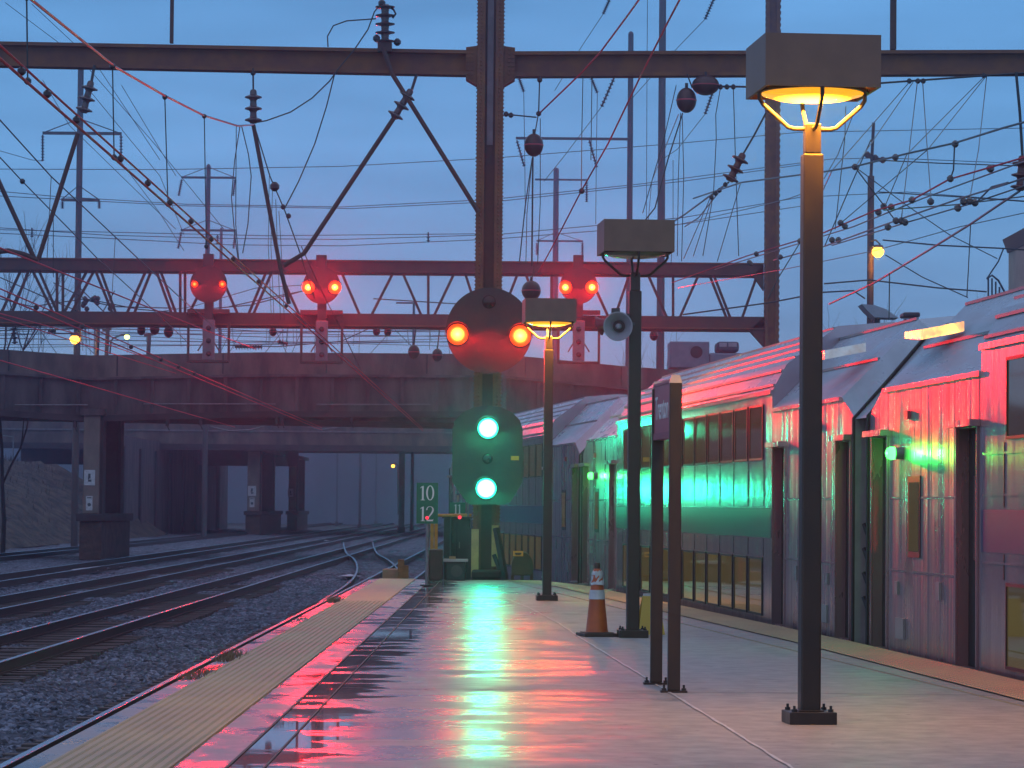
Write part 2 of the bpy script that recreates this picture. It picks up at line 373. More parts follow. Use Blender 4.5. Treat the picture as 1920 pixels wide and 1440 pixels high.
relief('ballast', -34, 3.0, 119.5, 330, .4, .04)
# platform
RE = [(5.95, 4), (5.75, 7), (3.64, 33.4), (1.42, 56), (.75, 59.2), (.45, 60.2)]
def redge(y, off=0):
    for (xa, ya), (xb, yb) in zip(RE, RE[1:]):
        if y <= yb: return xa + (xb - xa) * (y - ya) / (yb - ya) - off
    return RE[-1][0] - off
YE = 60.2
p = MB(); poly = [(-2.60, 4, 0), (-2.62, YE, 0)] + [(x, y, 0) for x, y in RE[::-1]]
p.prism(poly, (0, 0, -.32))
tag(p.build('platform', M['platform']), kind='structure')
pw = MB(); pw.prism([(x + (.25 if x < 0 else -.35), min(y, YE - .3), -.32) for x, y, z in poly], (0, 0, ZG + .32 - .05))
tag(pw.build('platform_base', M['concrete_dark']), kind='structure')
def strip(name, m, xf0, xf1, y0, y1, z, n=24):
    s = MB(); v, f = [], []
    for i in range(n + 1):
        y = y0 + (y1 - y0) * i / n; v += [(xf0(y), y, z), (xf1(y), y, z)]
    f = [(2 * i, 2 * i + 1, 2 * i + 3, 2 * i + 2) for i in range(n)]; s.add(v, f)
    return s.build(name, m)
lin = lambda x: (lambda y: x)
tag(strip('platform_coping', M['coping'], lin(-2.60), lin(-2.45), 4, YE, .004), kind='structure')
def tactile(name, xf0, xf1, y0, y1, pitch):
    s = MB(); v, f = [], []; n = 40
    for i in range(n + 1):
        y = y0 + (y1 - y0) * i / n; v += [(xf0(y), y, .012), (xf1(y), y, .012)]
    f = [(2 * i, 2 * i + 1, 2 * i + 3, 2 * i + 2) for i in range(n)]; s.add(v, f)
    s.add([(xf0(y0), y0, .0), (xf0(y1), y1, .0), (xf0(y1), y1, .012), (xf0(y0), y0, .012)], [(0, 1, 2, 3)])
    s.add([(xf1(y0), y0, .0), (xf1(y1), y1, .0), (xf1(y1), y1, .012), (xf1(y0), y0, .012)], [(3, 2, 1, 0)])
    y = y0 + pitch; k = 0
    while y < min(y1, 46):
        w = xf1(y) - xf0(y); nx = int(w / .06)
        for i in range(nx):
            x = xf0(y) + (i + .5) * w / nx; a, b = .0125, .008
            s.add([(x - a, y - a, .012), (x + a, y - a, .012), (x + a, y + a, .012), (x - a, y + a, .012), (x - b, y - b, .018), (x + b, y - b, .018), (x + b, y + b, .018), (x - b, y + b, .018)],
                  [(0, 1, 5, 4), (1, 2, 6, 5), (2, 3, 7, 6), (3, 0, 4, 7), (4, 5, 6, 7)])
        y += pitch
    return tag(s.build(name, M['tactile']), kind='structure')
tactile('tactile_paving', lin(-2.45), lin(-1.78), 11, YE - .05, .06)
tactile('tactile_paving', lambda y: redge(y, .68), lambda y: redge(y, .05), 16, YE - .4, .08)
tag(strip('platform_joint', M['coping'], lin(-1.765), lin(-1.50), 4, YE, .004), kind='structure')
tag(strip('platform_joint', M['groove'], lin(-1.50), lin(-1.485), 4, YE, .005, 4), kind='structure')
tag(strip('platform_joint', M['groove'], lin(-1.30), lin(-1.288), 4, YE, .005, 4), kind='structure')
cj = MB()
for yy in (12.9, 24.4, 36.2, 48.0): cj.add([(-1.28, yy, .005), (redge(yy, .70), yy - .25, .005), (redge(yy, .70), yy - .225, .005), (-1.28, yy + .025, .005)], [(0, 1, 2, 3)])
tag(cj.build('platform_joint', M['groove']), kind='structure')
# the pale caulk line that wanders along the middle of the slab
sp_ = [gnd(*q) for q in ((1560, 1487), (1440, 1413), (1350, 1357), (1261, 1303), (1180, 1253), (1102, 1205), (1044, 1167), (990, 1139), (938, 1118))]
cs = MB(); v, f = [], []
pts = []
for a, b in zip(sp_, sp_[1:]):
    for i in range(12): pts.append(a.lerp(b, i / 12))
for i, q in enumerate(pts):
    w = .007 + random.random() * .007; o = random.uniform(-.006, .006)
    v += [(q.x - w + o, q.y, .006), (q.x + w + o, q.y, .006)]
cs.add(v, [(2 * i, 2 * i + 1, 2 * i + 3, 2 * i + 2) for i in range(len(pts) - 1)])
tag(cs.build('platform_seam', M['caulk']), kind='structure')

# hills far off behind the bridges
h = MB(); v = []
for i in range(60):
    x = -500 + i * 17; zt = 19 + 3 * math.sin(i * .7) + 2 * math.sin(i * 1.9 + 1) + random.random() * 1.5
    v += [(x, 560, ZG), (x, 575, zt)]
h.add(v, [(2 * i, 2 * i + 2, 2 * i + 3, 2 * i + 1) for i in range(59)])
tag(h.build('hills', M['dirt']), kind='structure')
rw = thing('mist_backdrop', 'added pale backdrop standing in for mist far behind both overpasses', 'wall')
s_ = MB(); s_.box2((-75, 430, ZG - .1), (30, 431, 15)); s_.build('wall_face', mat('mist_backdrop_tone', (.23, .27, .34), .8, 0, (.18, .21, .27), .12, (1, 1, .5)), rw)  # added sheet; its pale colour stands in for bright mist
s_ = MB(); s_.box2((-75, 429.5, 15), (30, 431.2, 15.5)); s_.build('backdrop_edge', M['concrete_dark'], rw)
# earth bank beside the tracks at the left
e = MB(); v = []; f = []; nx, ny = 16, 44
for j in range(ny):
    y = 128 + j * 3.0
    for i in range(nx):
        t = i / (nx - 1); x = -27.5 - t * 15
        zz = ZG + 5.6 * min(1, max(0, (t - .03) * 1.75)) ** .8 + random.uniform(-.18, .18) * (t > .05)
        v.append((x + random.uniform(-.2, .2), y, zz))
f = [(j * nx + i, j * nx + i + 1, (j + 1) * nx + i + 1, (j + 1) * nx + i) for j in range(ny - 1) for i in range(nx - 1)]
e.add(v, f, True); tag(e.build('earth_bank', M['dirt']), kind='structure')

# ---------------------------------------------------------------- tracks
def rail_parts(t, xs, y0, y1):
    for x in xs:
        s = MB(); s.box2((x - .035, y0, ZR - .035), (x + .035, y1, ZR - .012)); s.box2((x - .028, y0, ZR - .16), (x + .028, y1, ZR - .035)); s.box2((x - .07, y0, ZR - .20), (x + .07, y1, ZR - .16))
        r = s.build('rail', M['rail_side'], t)
        hd = MB(); hd.box2((x - .042, y0, ZR - .012), (x + .042, y1, ZR)); hd.build('rail_head', M['rail'], r, bevel=.005)
def track(xc, y0, y1, label, ty=None):
    t = thing('railway_track', label, 'track', group='railway tracks beside the platform')
    rail_parts(t, (xc - .75, xc + .75), y0, y1)
    if ty:
        s = MB(); s.box((0, 0, 0), (2.6, .22, .14)); proto = s.build('sleeper', M['tie'], t); proto.location = (xc, ty[0], ZR - .262)
        y = ty[0] + .61; n = 1
        while y < ty[1] and n < 100:
            c = proto.copy(); C.objects.link(c); c.parent = t; c.location = (xc + random.uniform(-.03, .03), y + random.uniform(-.02, .02), ZR - .262 + random.uniform(-.012, .012)); y += .61; n += 1
    return t
track(-3.86, 8, 420, 'wet track running hard against the platform edge', (30, 88))
track(-8.38, 8, 420, 'second track out from the platform, its far rail gleaming red', (42, 102))
track(-12.15, 20, 420, 'third track out from the platform', (66, 126))
track(-16.1, 40, 420, 'fourth track out, passing close to the stone pier base', None)
track(-22.8, 60, 420, 'outermost track, passing behind the nearest stone pier', None)
def crossover(pix, off, label):
    t = thing('crossover_rail', label, 'rail', group='crossover rails')
    P = [gnd(x, y, ZR) for x, y in pix]
    P2 = []
    for i in range(len(P) - 1):
        for k in range(6):
            u = k / 6; a, b, c, d = P[max(i - 1, 0)], P[i], P[i + 1], P[min(i + 2, len(P) - 1)]
            P2.append(.5 * ((2 * b) + (c - a) * u + (2 * a - 5 * b + 4 * c - d) * u * u + (3 * b - a - 3 * c + d) * u ** 3))
    P2.append(P[-1])
    hd, wb = MB(), MB()
    for a, b in zip(P2, P2[1:]):
        hd.bar(a - Vector((0, 0, .008)), b - Vector((0, 0, .008)), .07, .016); wb.bar(a - Vector((0, 0, .10)), b - Vector((0, 0, .10)), .05, .16)
    r = wb.build('rail', M['rail_side'], t); hd.build('rail_head', M['rail'], r)
crossover(((644, 1016), (645, 1024), (650, 1037), (662, 1046), (669, 1058), (668, 1074), (652, 1094), (600, 1128)), 0, 'curved crossover rail bending between two tracks, nearest the timber box')
crossover(((699, 1016), (701, 1026), (708, 1038), (722, 1046), (736, 1056), (747, 1068)), 0, 'curved crossover rail further along, meeting at the crossing frog')

# ================================================================ BRIDGES
def oblique(px0, Y0, px1, Y1):
    a = at(px0, 945, Y0); b = at(px1, 945, Y1); a.z = b.z = 0; return a, b
# first overpass
bA, bB = oblique(-260, 142.5, 1460, 159)
BD = Vector((0, 12.5, 0))
ov = thing('road_overpass', 'dark concrete road overpass crossing above all the tracks, nearer of the two', 'bridge', (0, 0, 0))
def wallseg(m, a, b, z0, z1, th, dy=0):
    a, b = Vector(a), Vector(b); d = (b - a).normalized(); n = Vector((-d.y, d.x, 0))
    a = a + n * dy; b = b + n * dy
    m.prism([(a.x, a.y, z0), (b.x, b.y, z0), (b.x + n.x * th, b.y + n.y * th, z0), (a.x + n.x * th, a.y + n.y * th, z0)], (0, 0, z1 - z0))
def zat(py, Y): return at(300, py, Y).z
# slightly hogged deck: parapet built in segments following the photo's top line
tops = [(-260, 650), (0, 655), (40, 660), (130, 666), (430, 660), (700, 662), (900, 664), (1180, 690), (1460, 702)]
def top_z(t):
    px = -260 + t * 1720
    for (x0, y0), (x1, y1) in zip(tops, tops[1:]):
        if px <= x1:
            py = y0 + (y1 - y0) * (px - x0) / (x1 - x0); Y = 142.5 + t * 16.5; return at(px, py, Y).z
    return at(1460, 702, 159).z
par, gird, led, cor = MB(), MB(), MB(), MB()
nseg = 22
for i in range(nseg):
    t0, t1 = i / nseg, (i + 1) / nseg
    a, b = bA.lerp(bB, t0), bA.lerp(bB, t1)
    za, zb = top_z(t0), top_z(t1)
    d = (bB - bA).normalized(); n = Vector((-d.y, d.x, 0))
    def slab(m, off0, off1, al, ah, bl, bh):
        A, B = a + n * off0, b + n * off0; A2, B2 = a + n * off1, b + n * off1
        m.add([(A.x, A.y, al), (B.x, B.y, bl), (B.x, B.y, bh), (A.x, A.y, ah), (A2.x, A2.y, al), (B2.x, B2.y, bl), (B2.x, B2.y, bh), (A2.x, A2.y, ah)],
              [(0, 1, 2, 3), (7, 6, 5, 4), (3, 2, 6, 7), (0, 4, 5, 1)] + ([(0, 3, 7, 4)] if i == 0 else []) + ([(1, 5, 6, 2)] if i == nseg - 1 else []))
    slab(par, 0, .35, za - 1.02, za, zb - 1.02, zb)
    slab(cor, -.10, 0.3, za - 1.14, za - 1.02, zb - 1.14, zb - 1.02)
    slab(gird, .12, .5, za - 2.75, za - 1.14, zb - 2.75, zb - 1.14)
    slab(led, .02, .5, za - 3.03, za - 2.75, zb - 3.03, zb - 2.75)
par.build('parapet', M['concrete_old'], ov); cor.build('cornice', M['concrete_dark'], ov); gird.build('girder', M['concrete_dark'], ov); led.build('girder_flange', M['near_black'], ov)
dk = MB(); wallseg(dk, bA, bB, 5.35, 7.0, 12, .5); dk.build('deck', M['concrete_dark'], ov)
pr2 = MB(); wallseg(pr2, bA, bB, 7.0, 7.9, .35, 12.0); pr2.build('parapet', M['concrete_old'], ov)
# pale pipe runs bolted to the girder
for (x0, x1, py) in ((0, 128, 759), (228, 468, 757), (545, 760, 758)):
    tt0, tt1 = (x0 + 260) / 1720, (x1 + 260) / 1720
    A, B = bA.lerp(bB, tt0), bA.lerp(bB, tt1); z0, z1 = at(x0, py, A.y).z, at(x1, py, B.y).z
    s = MB(); s.tube([(A.x, A.y - .06, z0), (B.x, B.y - .06, z1)], .035, 6); s.build('conduit', M['galv'], ov)
for k in range(26):
    t_ = (k + .6) / 26; A = bA.lerp(bB, t_); zt = top_z(t_)
    s = MB(); s.box((A.x, A.y + .08, zt - 1.94), (.16, .12, 1.58)); s.build('stiffener', M['concrete_dark'], ov)
for k in range(9):
    t_ = (k + .3) / 9; A = bA.lerp(bB, t_); zt = top_z(t_)
    s = MB(); s.box((A.x, A.y - .012, zt - .52), (.05, .03, .9)); s.build('parapet_joint', M['near_black'], ov)
# stalactite-like brackets / cable hangers under the flange
for i, px in enumerate((105, 137, 270, 330, 470, 480, 610)):
    A = bA.lerp(bB, (px + 260) / 1720); zb = top_z((px + 260) / 1720) - 3.03
    s = MB(); s.box((A.x, A.y + .2, zb - .15), (.14, .3, .3)); s.bar((A.x, A.y + .2, zb - .3), (A.x + .1, A.y + .2, zb - .5), .05, .05); s.build('bracket', M['near_black'], ov)
# pier of the first overpass
def pier(label, px0, px1, Y, pyb, pyt, ztop, length, signs, sgn_lab):
    A = at(px0, pyb, Y); B = at(px1, pyb, Y); x0, x1 = A.x, B.x; w = x1 - x0
    zb = ZG - .05; z1 = at(px0, pyt, Y).z
    t = thing('bridge_pier', label, 'pier', ((x0 + x1) / 2, Y, zb), group='bridge piers')
    s = PB(); s.box2((x0, Y, zb), (x1 + .05, Y + length, z1 - .35)); s.under('plinth', M['stone'], t, bevel=.05)
    s = PB(); s.box2((x0 - .15, Y - .15, z1 - .35), (x1 + .2, Y + length + .15, z1)); s.under('plinth_cap', M['near_black'], t, bevel=.04)
    k = 0
    for yy in (Y + .1, Y + length * .62):
        s = PB(); s.box2((x0 + .12, yy, z1), (x1 - .08, yy + 1.35, ztop))
        c = s.under('column', M['concrete_pier'] if k == 0 else M['near_black'], t, bevel=.04); k += 1
        s = PB(); s.box2((x1 - .078, yy + .1, z1), (x1 + .06, yy + 1.2, ztop)); s.under('column_dark_side', M['near_black'], c, top=t)  # near-black slab along one side of each column
    s = PB(); s.box2((x0 - .05, Y - .02, ztop - .001), (x1 + .15, Y + length, ztop + .3)); s.under('pier_cap', M['concrete_dark'], t)
    for (pl, pr, pt, pb, lab, kind) in signs:
        a = at(pl, pt, Y + .07); b = at(pr, pb, Y + .07)
        q = thing('pier_sign', lab, 'sign', ((a.x + b.x) / 2, Y + .09, b.z), group='white signs on the bridge piers')
        s = PB(); s.box2((a.x, Y + .07, b.z), (b.x, Y + .097, a.z)); s.under('sign_plate', M['white'], q)
        cx, cz, hh, ww = (a.x + b.x) / 2, (a.z + b.z) / 2, (a.z - b.z), (b.x - a.x)
        s = PB()
        if kind:   # smudged dark emblem and lines, unreadable at this distance
            s.box((cx - ww * .02, Y + .066, cz + hh * .1), (ww * .22, .006, hh * .32)); s.box((cx + ww * .02, Y + .066, cz - hh * .2), (ww * .3, .006, hh * .14)); s.box((cx - ww * .10, Y + .064, cz - hh * .02), (ww * .1, .006, hh * .2))
        else:
            s.lathe((cx, Y + .069, cz - hh * .1), (0, -1, 0), [(ww * .28, 0), (ww * .28, .005)], 16); s.box((cx, Y + .066, cz + hh * .38), (ww * .7, .006, hh * .08))
        s.under('sign_marking', M['pole'], q)
    return t
M['stone'] = mat('rough_pier_stone', (.12, .07, .06), .85, 0, (.05, .034, .034), 1.5, (1, 1, 1.5), None, .8, 2.5, .12)
pier('stout stone pier with two white signs, standing nearest among the tracks', 148, 187, 146, 1041, 963, 5.35, 11, [
    (158, 178, 881, 910, 'larger square white sign on the nearest bridge pier', 1), (161.5, 173, 930, 957, 'small tall white sign below the square sign on the nearest pier', 0)], '')
pier('middle pier of the farther overpass with a square sign', 460, 487, 268, 992, 958, 5.75, 24, [
    (465, 480, 911, 930, 'square white sign on the middle bridge pier', 1), (468, 477, 933, 951, 'faded narrow notice below the square sign on the middle pier', 0)], '')
pier('slimmer hazy pier, farthest of the three', 538, 556, 312, 988, 958, 5.8, 16, [(540, 550, 916, 932, 'hazy grey sign on the farthest bridge pier', 1)], '')
# second overpass
o2 = thing('road_overpass', 'hazy farther overpass glimpsed under the nearer one', 'bridge')
a, b = Vector((-46, 266, 0)), Vector((10, 266, 0))
s = MB(); wallseg(s, a, b, 6.3, 9.2, .5); s.build('girder', M['concrete_old'], o2)
s = MB(); wallseg(s, a, b, 5.8, 6.3, .6, -.08); s.build('girder_flange', M['near_black'], o2)
s = MB(); wallseg(s, a, b, 6.5, 7.6, 55, .5); s.build('deck', M['concrete_dark'], o2)
s = MB(); wallseg(s, a, b, 7.35, 7.47, .1, -.11); s.build('conduit', M['galv'], o2)
s = MB(); s.box2((-46, 300, 4.9), (-20, 300.8, 6.5)); s.build('cross_beam', M['near_black'], o2)
aw = thing('abutment_wall', 'long dark retaining wall under the farther overpass behind the stone pier', 'wall')
s = MB(); s.box2((-30.6, 236, ZG - .1), (-29.2, 330, 6.45)); s.build('wall_face', M['concrete_dark'], aw)
s = MB()
for k in range(8): s.box2((-29.21, 240 + k * 11, ZG), (-29.02, 241 + k * 11, 5.6))
s.build('buttress', M['near_black'], aw)
# swags of cable below the first bridge
for (pp, Y, lab) in ((((540, 785), (565, 797), (600, 806), (630, 802), (652, 790)), 210, 'slack pale cable drooping in front of the farther overpass girder'),
                (((395, 800), (430, 808), (470, 806), (500, 798), (520, 788)), 210, 'second slack cable drooping near the middle pier')):
    s = MB(); s.tube([at(x, y, Y) for x, y in pp], .05, 5); tag(s.build('slack_cable', M['galv']), lab, 'cable')
sc = MB(); rnd0 = random.Random(5)
for k in range(2600):
    y = rnd0.uniform(136, 250); t_ = rnd0.random() ** .8; x = -28.2 - t_ * 12; z = ZG + 5.6 * min(1, max(0, (t_ * .8 + .02 - .03) * 1.75)) ** .8 - .15
    h_ = rnd0.uniform(.25, .8) * (1.6 if rnd0.random() < .08 else 1); dx, dy = rnd0.uniform(-.3, .3) * h_, rnd0.uniform(-.3, .3) * h_; w = .03
    sc.add([(x - w, y, z), (x + w, y, z), (x + dx, y + dy, z + h_)], [(0, 1, 2)]); sc.add([(x + dx * .5, y - w, z + h_ * .45), (x + dx * .5, y + w, z + h_ * .45), (x + dx + rnd0.uniform(-.3, .3), y + dy, z + h_ * .95)], [(0, 1, 2)])
tag(sc.build('bank_scrub', mat('dead_scrub', (.10, .066, .042), .9, 0, (.04, .03, .026), .6)), kind='stuff')
# chain link fence on the bank
fe = thing('bank_fence', 'faint wire fence with pale posts along the top of the earth bank', 'fence')
for k in range(12):
    y = 140 + k * 9; s = MB(); s.tube([(-37.2, y, 4.2), (-37.2, y, 6.2)], .05, 6); s.build('fence_post', M['galv'], fe)
s = MB(); s.tube([(-37.2, 140, 6.2), (-37.2, 239, 6.2)], .03, 5); s.tube([(-37.2, 140, 5.2), (-37.2, 239, 5.2)], .015, 5); s.build('fence_rail', M['galv'], fe)

# ================================================================ CATENARY GANTRY (platform end)
GY = 61.0
gan = thing('catenary_gantry', 'rusty riveted steel portal column with cross beam at the platform end', 'gantry')
colx = at(918, 300, GY).x
CX = at(911, 1080, GY).x; CX2 = at(920.5, 0, GY).x
# the column: two riveted flange packs and a recessed web
def column_x(z): return CX + (CX2 - CX) * (z / 11.0)
s = MB(); hw = .25
CXm = (CX + CX2) / 2
s.box2((CXm - hw, GY, ZG), (CXm - hw + .15, GY + .5, 13)); s.box2((CXm + hw - .15, GY, ZG), (CXm + hw, GY + .5, 13))
col = s.build('column', M['rust'], gan)
s = MB(); s.box2((CXm - hw + .15, GY + .12, ZG), (CXm + hw - .15, GY + .38, 13)); s.build('column_web', M['rust_dark'], gan)
s = MB()
for sx in (-1, 1):
    z = -.9
    while z < 12.5:
        x = CXm + sx * hw
        s.add([(x, GY + .05, z - .022), (x, GY + .05, z + .022), (x, GY + .12, z + .022), (x, GY + .12, z - .022), (x + sx * .026, GY + .085, z)], [(0, 1, 4), (1, 2, 4), (2, 3, 4), (3, 0, 4)])
        y2 = GY; xx = CXm + sx * (hw - .075)
        s.add([(xx - .02, y2, z - .02), (xx + .02, y2, z - .02), (xx + .02, y2, z + .02), (xx - .02, y2, z + .02), (xx, y2 - .015, z)], [(0, 1, 4), (1, 2, 4), (2, 3, 4), (3, 0, 4)])
        z += .074
rv = s.build('rivet_rows', M['rust'], col)
s = MB(); s.box2((CXm - .06, GY + .098, 8.3), (CXm + .06, GY + .118, 12)); s.build('conduit', M['panel'], gan)
# cross beam, split either side of the column
zl0, zl1 = at(-300, 71, GY), at(893, 92, GY); 
def beam(p0t, p0b, p1t, p1b, name='cross_beam'):
    s = MB()
    for (ta, tb, w) in (((0, .14), None, .36), ((.86, 1), None, .36), ((.14, .86), None, .1)):
        u0_, u1_ = ta
        A0, A1 = p0t.lerp(p0b, u0_), p0t.lerp(p0b, u1_); B0, B1 = p1t.lerp(p1b, u0_), p1t.lerp(p1b, u1_)
        y0, y1 = GY + .25 - w / 2, GY + .25 + w / 2
        s.add([(A0.x, y0, A0.z), (B0.x, y0, B0.z), (B1.x, y0, B1.z), (A1.x, y0, A1.z), (A0.x, y1, A0.z), (B0.x, y1, B0.z), (B1.x, y1, B1.z), (A1.x, y1, A1.z)],
              [(0, 1, 2, 3), (7, 6, 5, 4), (0, 4, 5, 1), (2, 6, 7, 3), (0, 3, 7, 4), (1, 5, 6, 2)])
    return s.build(name, M['rust'], gan)
beam(at(-400, 69, GY), at(-400, 114, GY), at(894, 93, GY), at(894, 140, GY))
beam(at(946, 95, GY), at(946, 142, GY), at(2300, 91, GY), at(2300, 136, GY))
for sx in (-1, 1):
    s = MB(); x = CXm + sx * hw; za, zb = at(918, 85, GY).z, at(918, 150, GY).z
    s.prism([(x, GY + .06, za), (x + sx * .22, GY + .06, za - .03), (x + sx * .22, GY + .06, zb + .03), (x, GY + .06, zb - .1)], (0, .38, 0))
    for k in range(8):
        z = zb + .05 + k * .08; s.box((x + sx * .11, GY + .05, z), (.04, .03, .04)); s.box((x + sx * .19, GY + .05, z), (.04, .03, .04))
    s.build('gusset_plate', M['rust'], gan)
# struts standing on the beam
for px in (323, 1675):
    s = MB(); s.box2(tuple(at(px - 5, 80 if px < 900 else 92, GY + .2)), tuple(at(px + 5, -120, GY + .34))); s.build('upright', M['rust_dark'], gan)
# diagonal brace rods
def rod(parent, name, m, pts, r, n=6): s = MB(); s.tube([at(*q) for q in pts], r, n); return s.build(name, m, parent)
rod(gan, 'brace_rod', M['rust_dark'], [(718, 90, GY - .1), (735, 138, GY - .1), (897, 398, GY - .1)], .05)

# base of the column: lamplight on the flanges put in as yellow strips, black fixtures
mb = thing('lit_flange_pair', 'pair of yellow strips painting lamplight on the gantry column flanges', 'painted light')
for (xa, xb, ya, yb) in ((884, 897, 992, 1082), (922, 934, 985, 1062)):
    A, B = at(xa, ya, GY - .06), at(xb, yb, GY - .06); s = MB(); s.box2(tuple(A), (B.x, GY - .02, B.z)); s.build('lit_flange_strip', mat('lamplit_yellow', (.55, .42, .17), .6, 0, (.42, .32, .14), 5), mb)  # yellow colour stands for lamplight on the flange faces
fb = thing('column_footing', 'dark lumpy footing and slanting stay at the gantry column foot', 'footing')
A, B = at(884, 1068, GY - .2), at(940, 1092, GY - .2)
s = MB(); s.box2((A.x, GY - .3, 0), (B.x, GY + .6, A.z)); s.build('footing_block', M['near_black'], fb, bevel=.05)
s = MB(); s.bar(at(930, 990, GY - .1), at(948, 1088, GY - .25), .09, .09); s.bar(at(926, 1040, GY - .1), at(940, 1075, GY - .2), .06, .06); s.build('stay', M['black_paint'], fb)
s = MB(); s.box2(tuple(at(876, 990, GY)), tuple(at(883, 1085, GY + .1))); s.build('side_plate', M['cabinet'], fb)

# ---------------------------------------------------------------- signal heads
def lens_geo(o, r, depth=.08, n=20):
    s = MB(); s.lathe(o, (0, -1, 0), [(r, 0), (r * .95, depth * .45), (r * .7, depth * .8), (r * .35, depth * .97), (.002, depth)], n); return s
def shade(o, r, L=.22):
    """half-round hood above a lens"""
    o = Vector(o); v, f = [], []; n = 14
    for i in range(n + 1):
        q = math.pi * i / n - .25 + .5 * i / n * 0
        q = -.2 + (math.pi + .4) * i / n
        v += [o + Vector((math.cos(q) * r, 0, math.sin(q) * r)), o + Vector((math.cos(q) * r, -L * (.35 + .65 * max(0, math.sin(q))), math.sin(q) * r)),
              o + Vector((math.cos(q) * (r + .012), 0, math.sin(q) * (r + .012))), o + Vector((math.cos(q) * (r + .012), -L * (.35 + .65 * max(0, math.sin(q))), math.sin(q) * (r + .012)))]
    for i in range(n):
        a, b = 4 * i, 4 * i + 4
        f += [(a, b, b + 1, a + 1), (a + 2, a + 3, b + 3, b + 2), (a + 1, b + 1, b + 3, a + 3)]
    s = MB(); s.add(v, f, True); return s
def put_lens(t, parent, p, r, m, col, spot, glow, hood=True, to=(0, -1, -.035), size=50):
    s = lens_geo(p, r); o = s.build('lens', m, parent, origin=p)
    if hood: shade(p + Vector((0, -.01, 0)), r + .03, .20).build('lens_hood', M['black_paint'], o).location = -Vector(p)
    for nm, k in (('g', glow), ('s', spot)):
        if not k: continue
        if nm == 'g': light('POINT', p + Vector((0, -.16, 0)), k, col, .05, t)
        else: light('SPOT', p + Vector((0, -.24, 0)), k, col, r * .75, t, to, size, .8)
SY = GY - .55
rs = thing('railway_signal', 'big round black signal head with two red lights on the gantry column', 'signal')
c = at(917, 620, SY); R = 81 / ppm(SY)
s = MB(); s.lathe(c, (0, 1, 0), [(R, 0), (R, .03), (R * .98, .05)], 56); s.build('backing_disc', M['black_paint'], rs)
s = MB(); s.box((c.x, SY + .3, c.z), (.3, .5, .9)); s.build('signal_case', M['black_paint'], rs)
for px, py in ((858, 627), (975.5, 630)): put_lens(rs, rs, at(px, py, SY), .20, M['red_lens'], RED, 40, 70, True, (.0, -1, -.05), 16)
for dx in (-.6, .6):   # added red spots beside the lenses, aimed to redden the train's end panels
    light('SPOT', Vector((at(917, 628, SY).x + dx, SY - .26, at(917, 628, SY).z)), 11000, RED, .10, rs, (.152, -1, -.100), 8.5, .9)
for px, py in ((917, 566),):
    p_ = at(px, py, SY); lens_geo(p_, .13).build('unlit_lens', M['dark_void'], rs)
gs = thing('railway_signal', 'tall dark signal head with two green lights one above the other', 'signal')
poly = [(848, 903), (848, 800)]
for k in range(9):
    q = math.pi - (math.pi) * k / 8; poly.append((914 + 66 * math.cos(q), 806 - 46 * math.sin(q)))
poly += [(980, 903), (958, 940), (946, 946), (882, 946), (870, 936)]
s = MB(); s.prism([at(x, y, SY - .05) for x, y in poly], (0, .05, 0)); s.build('backing_plate', M['black_paint'], gs)
s = MB(); s.box((at(914, 860, SY).x, SY + .28, at(914, 860, SY).z), (.36, .5, 1.5)); s.build('signal_case', M['cabinet'], gs)
for px, py in ((915, 803), (911.5, 916)): put_lens(gs, gs, at(px, py, SY - .05), .20, M['green_lens'], GRN, 170, 30, True, (.0, -1, -.03), 13)
p_ = at(914, 860, SY - .05); lens_geo(p_, .10).build('unlit_lens', M['dark_void'], gs)
A, B = at(958, 855, SY - .06), at(973, 863, SY - .06)
s = MB(); s.box2((A.x, SY - .065, B.z), (B.x, SY - .055, A.z)); s.build('number_plate', M['orange_label'], gs)

# ================================================================ SIGNAL BRIDGE
BY = 125.0
sb = thing('signal_bridge', 'rusty steel truss bridge carrying three round signals across the tracks', 'signal bridge')
def chord(x0, y0, x1, y1, x2=None, th=0, m='rust_dark', name='chord', w=.4):
    s = MB(); A, B = at(x0, y0, BY), at(x1, y1, BY); A2, B2 = at(x0, y0 + th, BY), at(x1, y1 + th, BY)
    y0_, y1_ = BY, BY + w
    s.add([(A.x, y0_, A.z), (B.x, y0_, B.z), (B2.x, y0_, B2.z), (A2.x, y0_, A2.z), (A.x, y1_, A.z), (B.x, y1_, B.z), (B2.x, y1_, B2.z), (A2.x, y1_, A2.z)],
          [(0, 1, 2, 3), (7, 6, 5, 4), (0, 4, 5, 1), (2, 6, 7, 3), (0, 3, 7, 4), (1, 5, 6, 2)])
    return s.build(name, M[m], sb)
chord(-200, 484, 1432, 496, th=20); chord(-200, 581, 1432, 594, th=25)
for dy, w in ((1.6, .3),):
    for (x0, y0, x1, y1, th) in ((-200, 484, 1432, 496, 20), (-200, 581, 1432, 594, 25)):
        s = MB(); A, B = at(x0, y0, BY), at(x1, y1, BY); h_ = th / ppm(BY)
        s.bar(A + Vector((0, dy, -h_ / 2)), B + Vector((0, dy, -h_ / 2)), w, h_); s.build('chord', M['rust_dark'], sb)
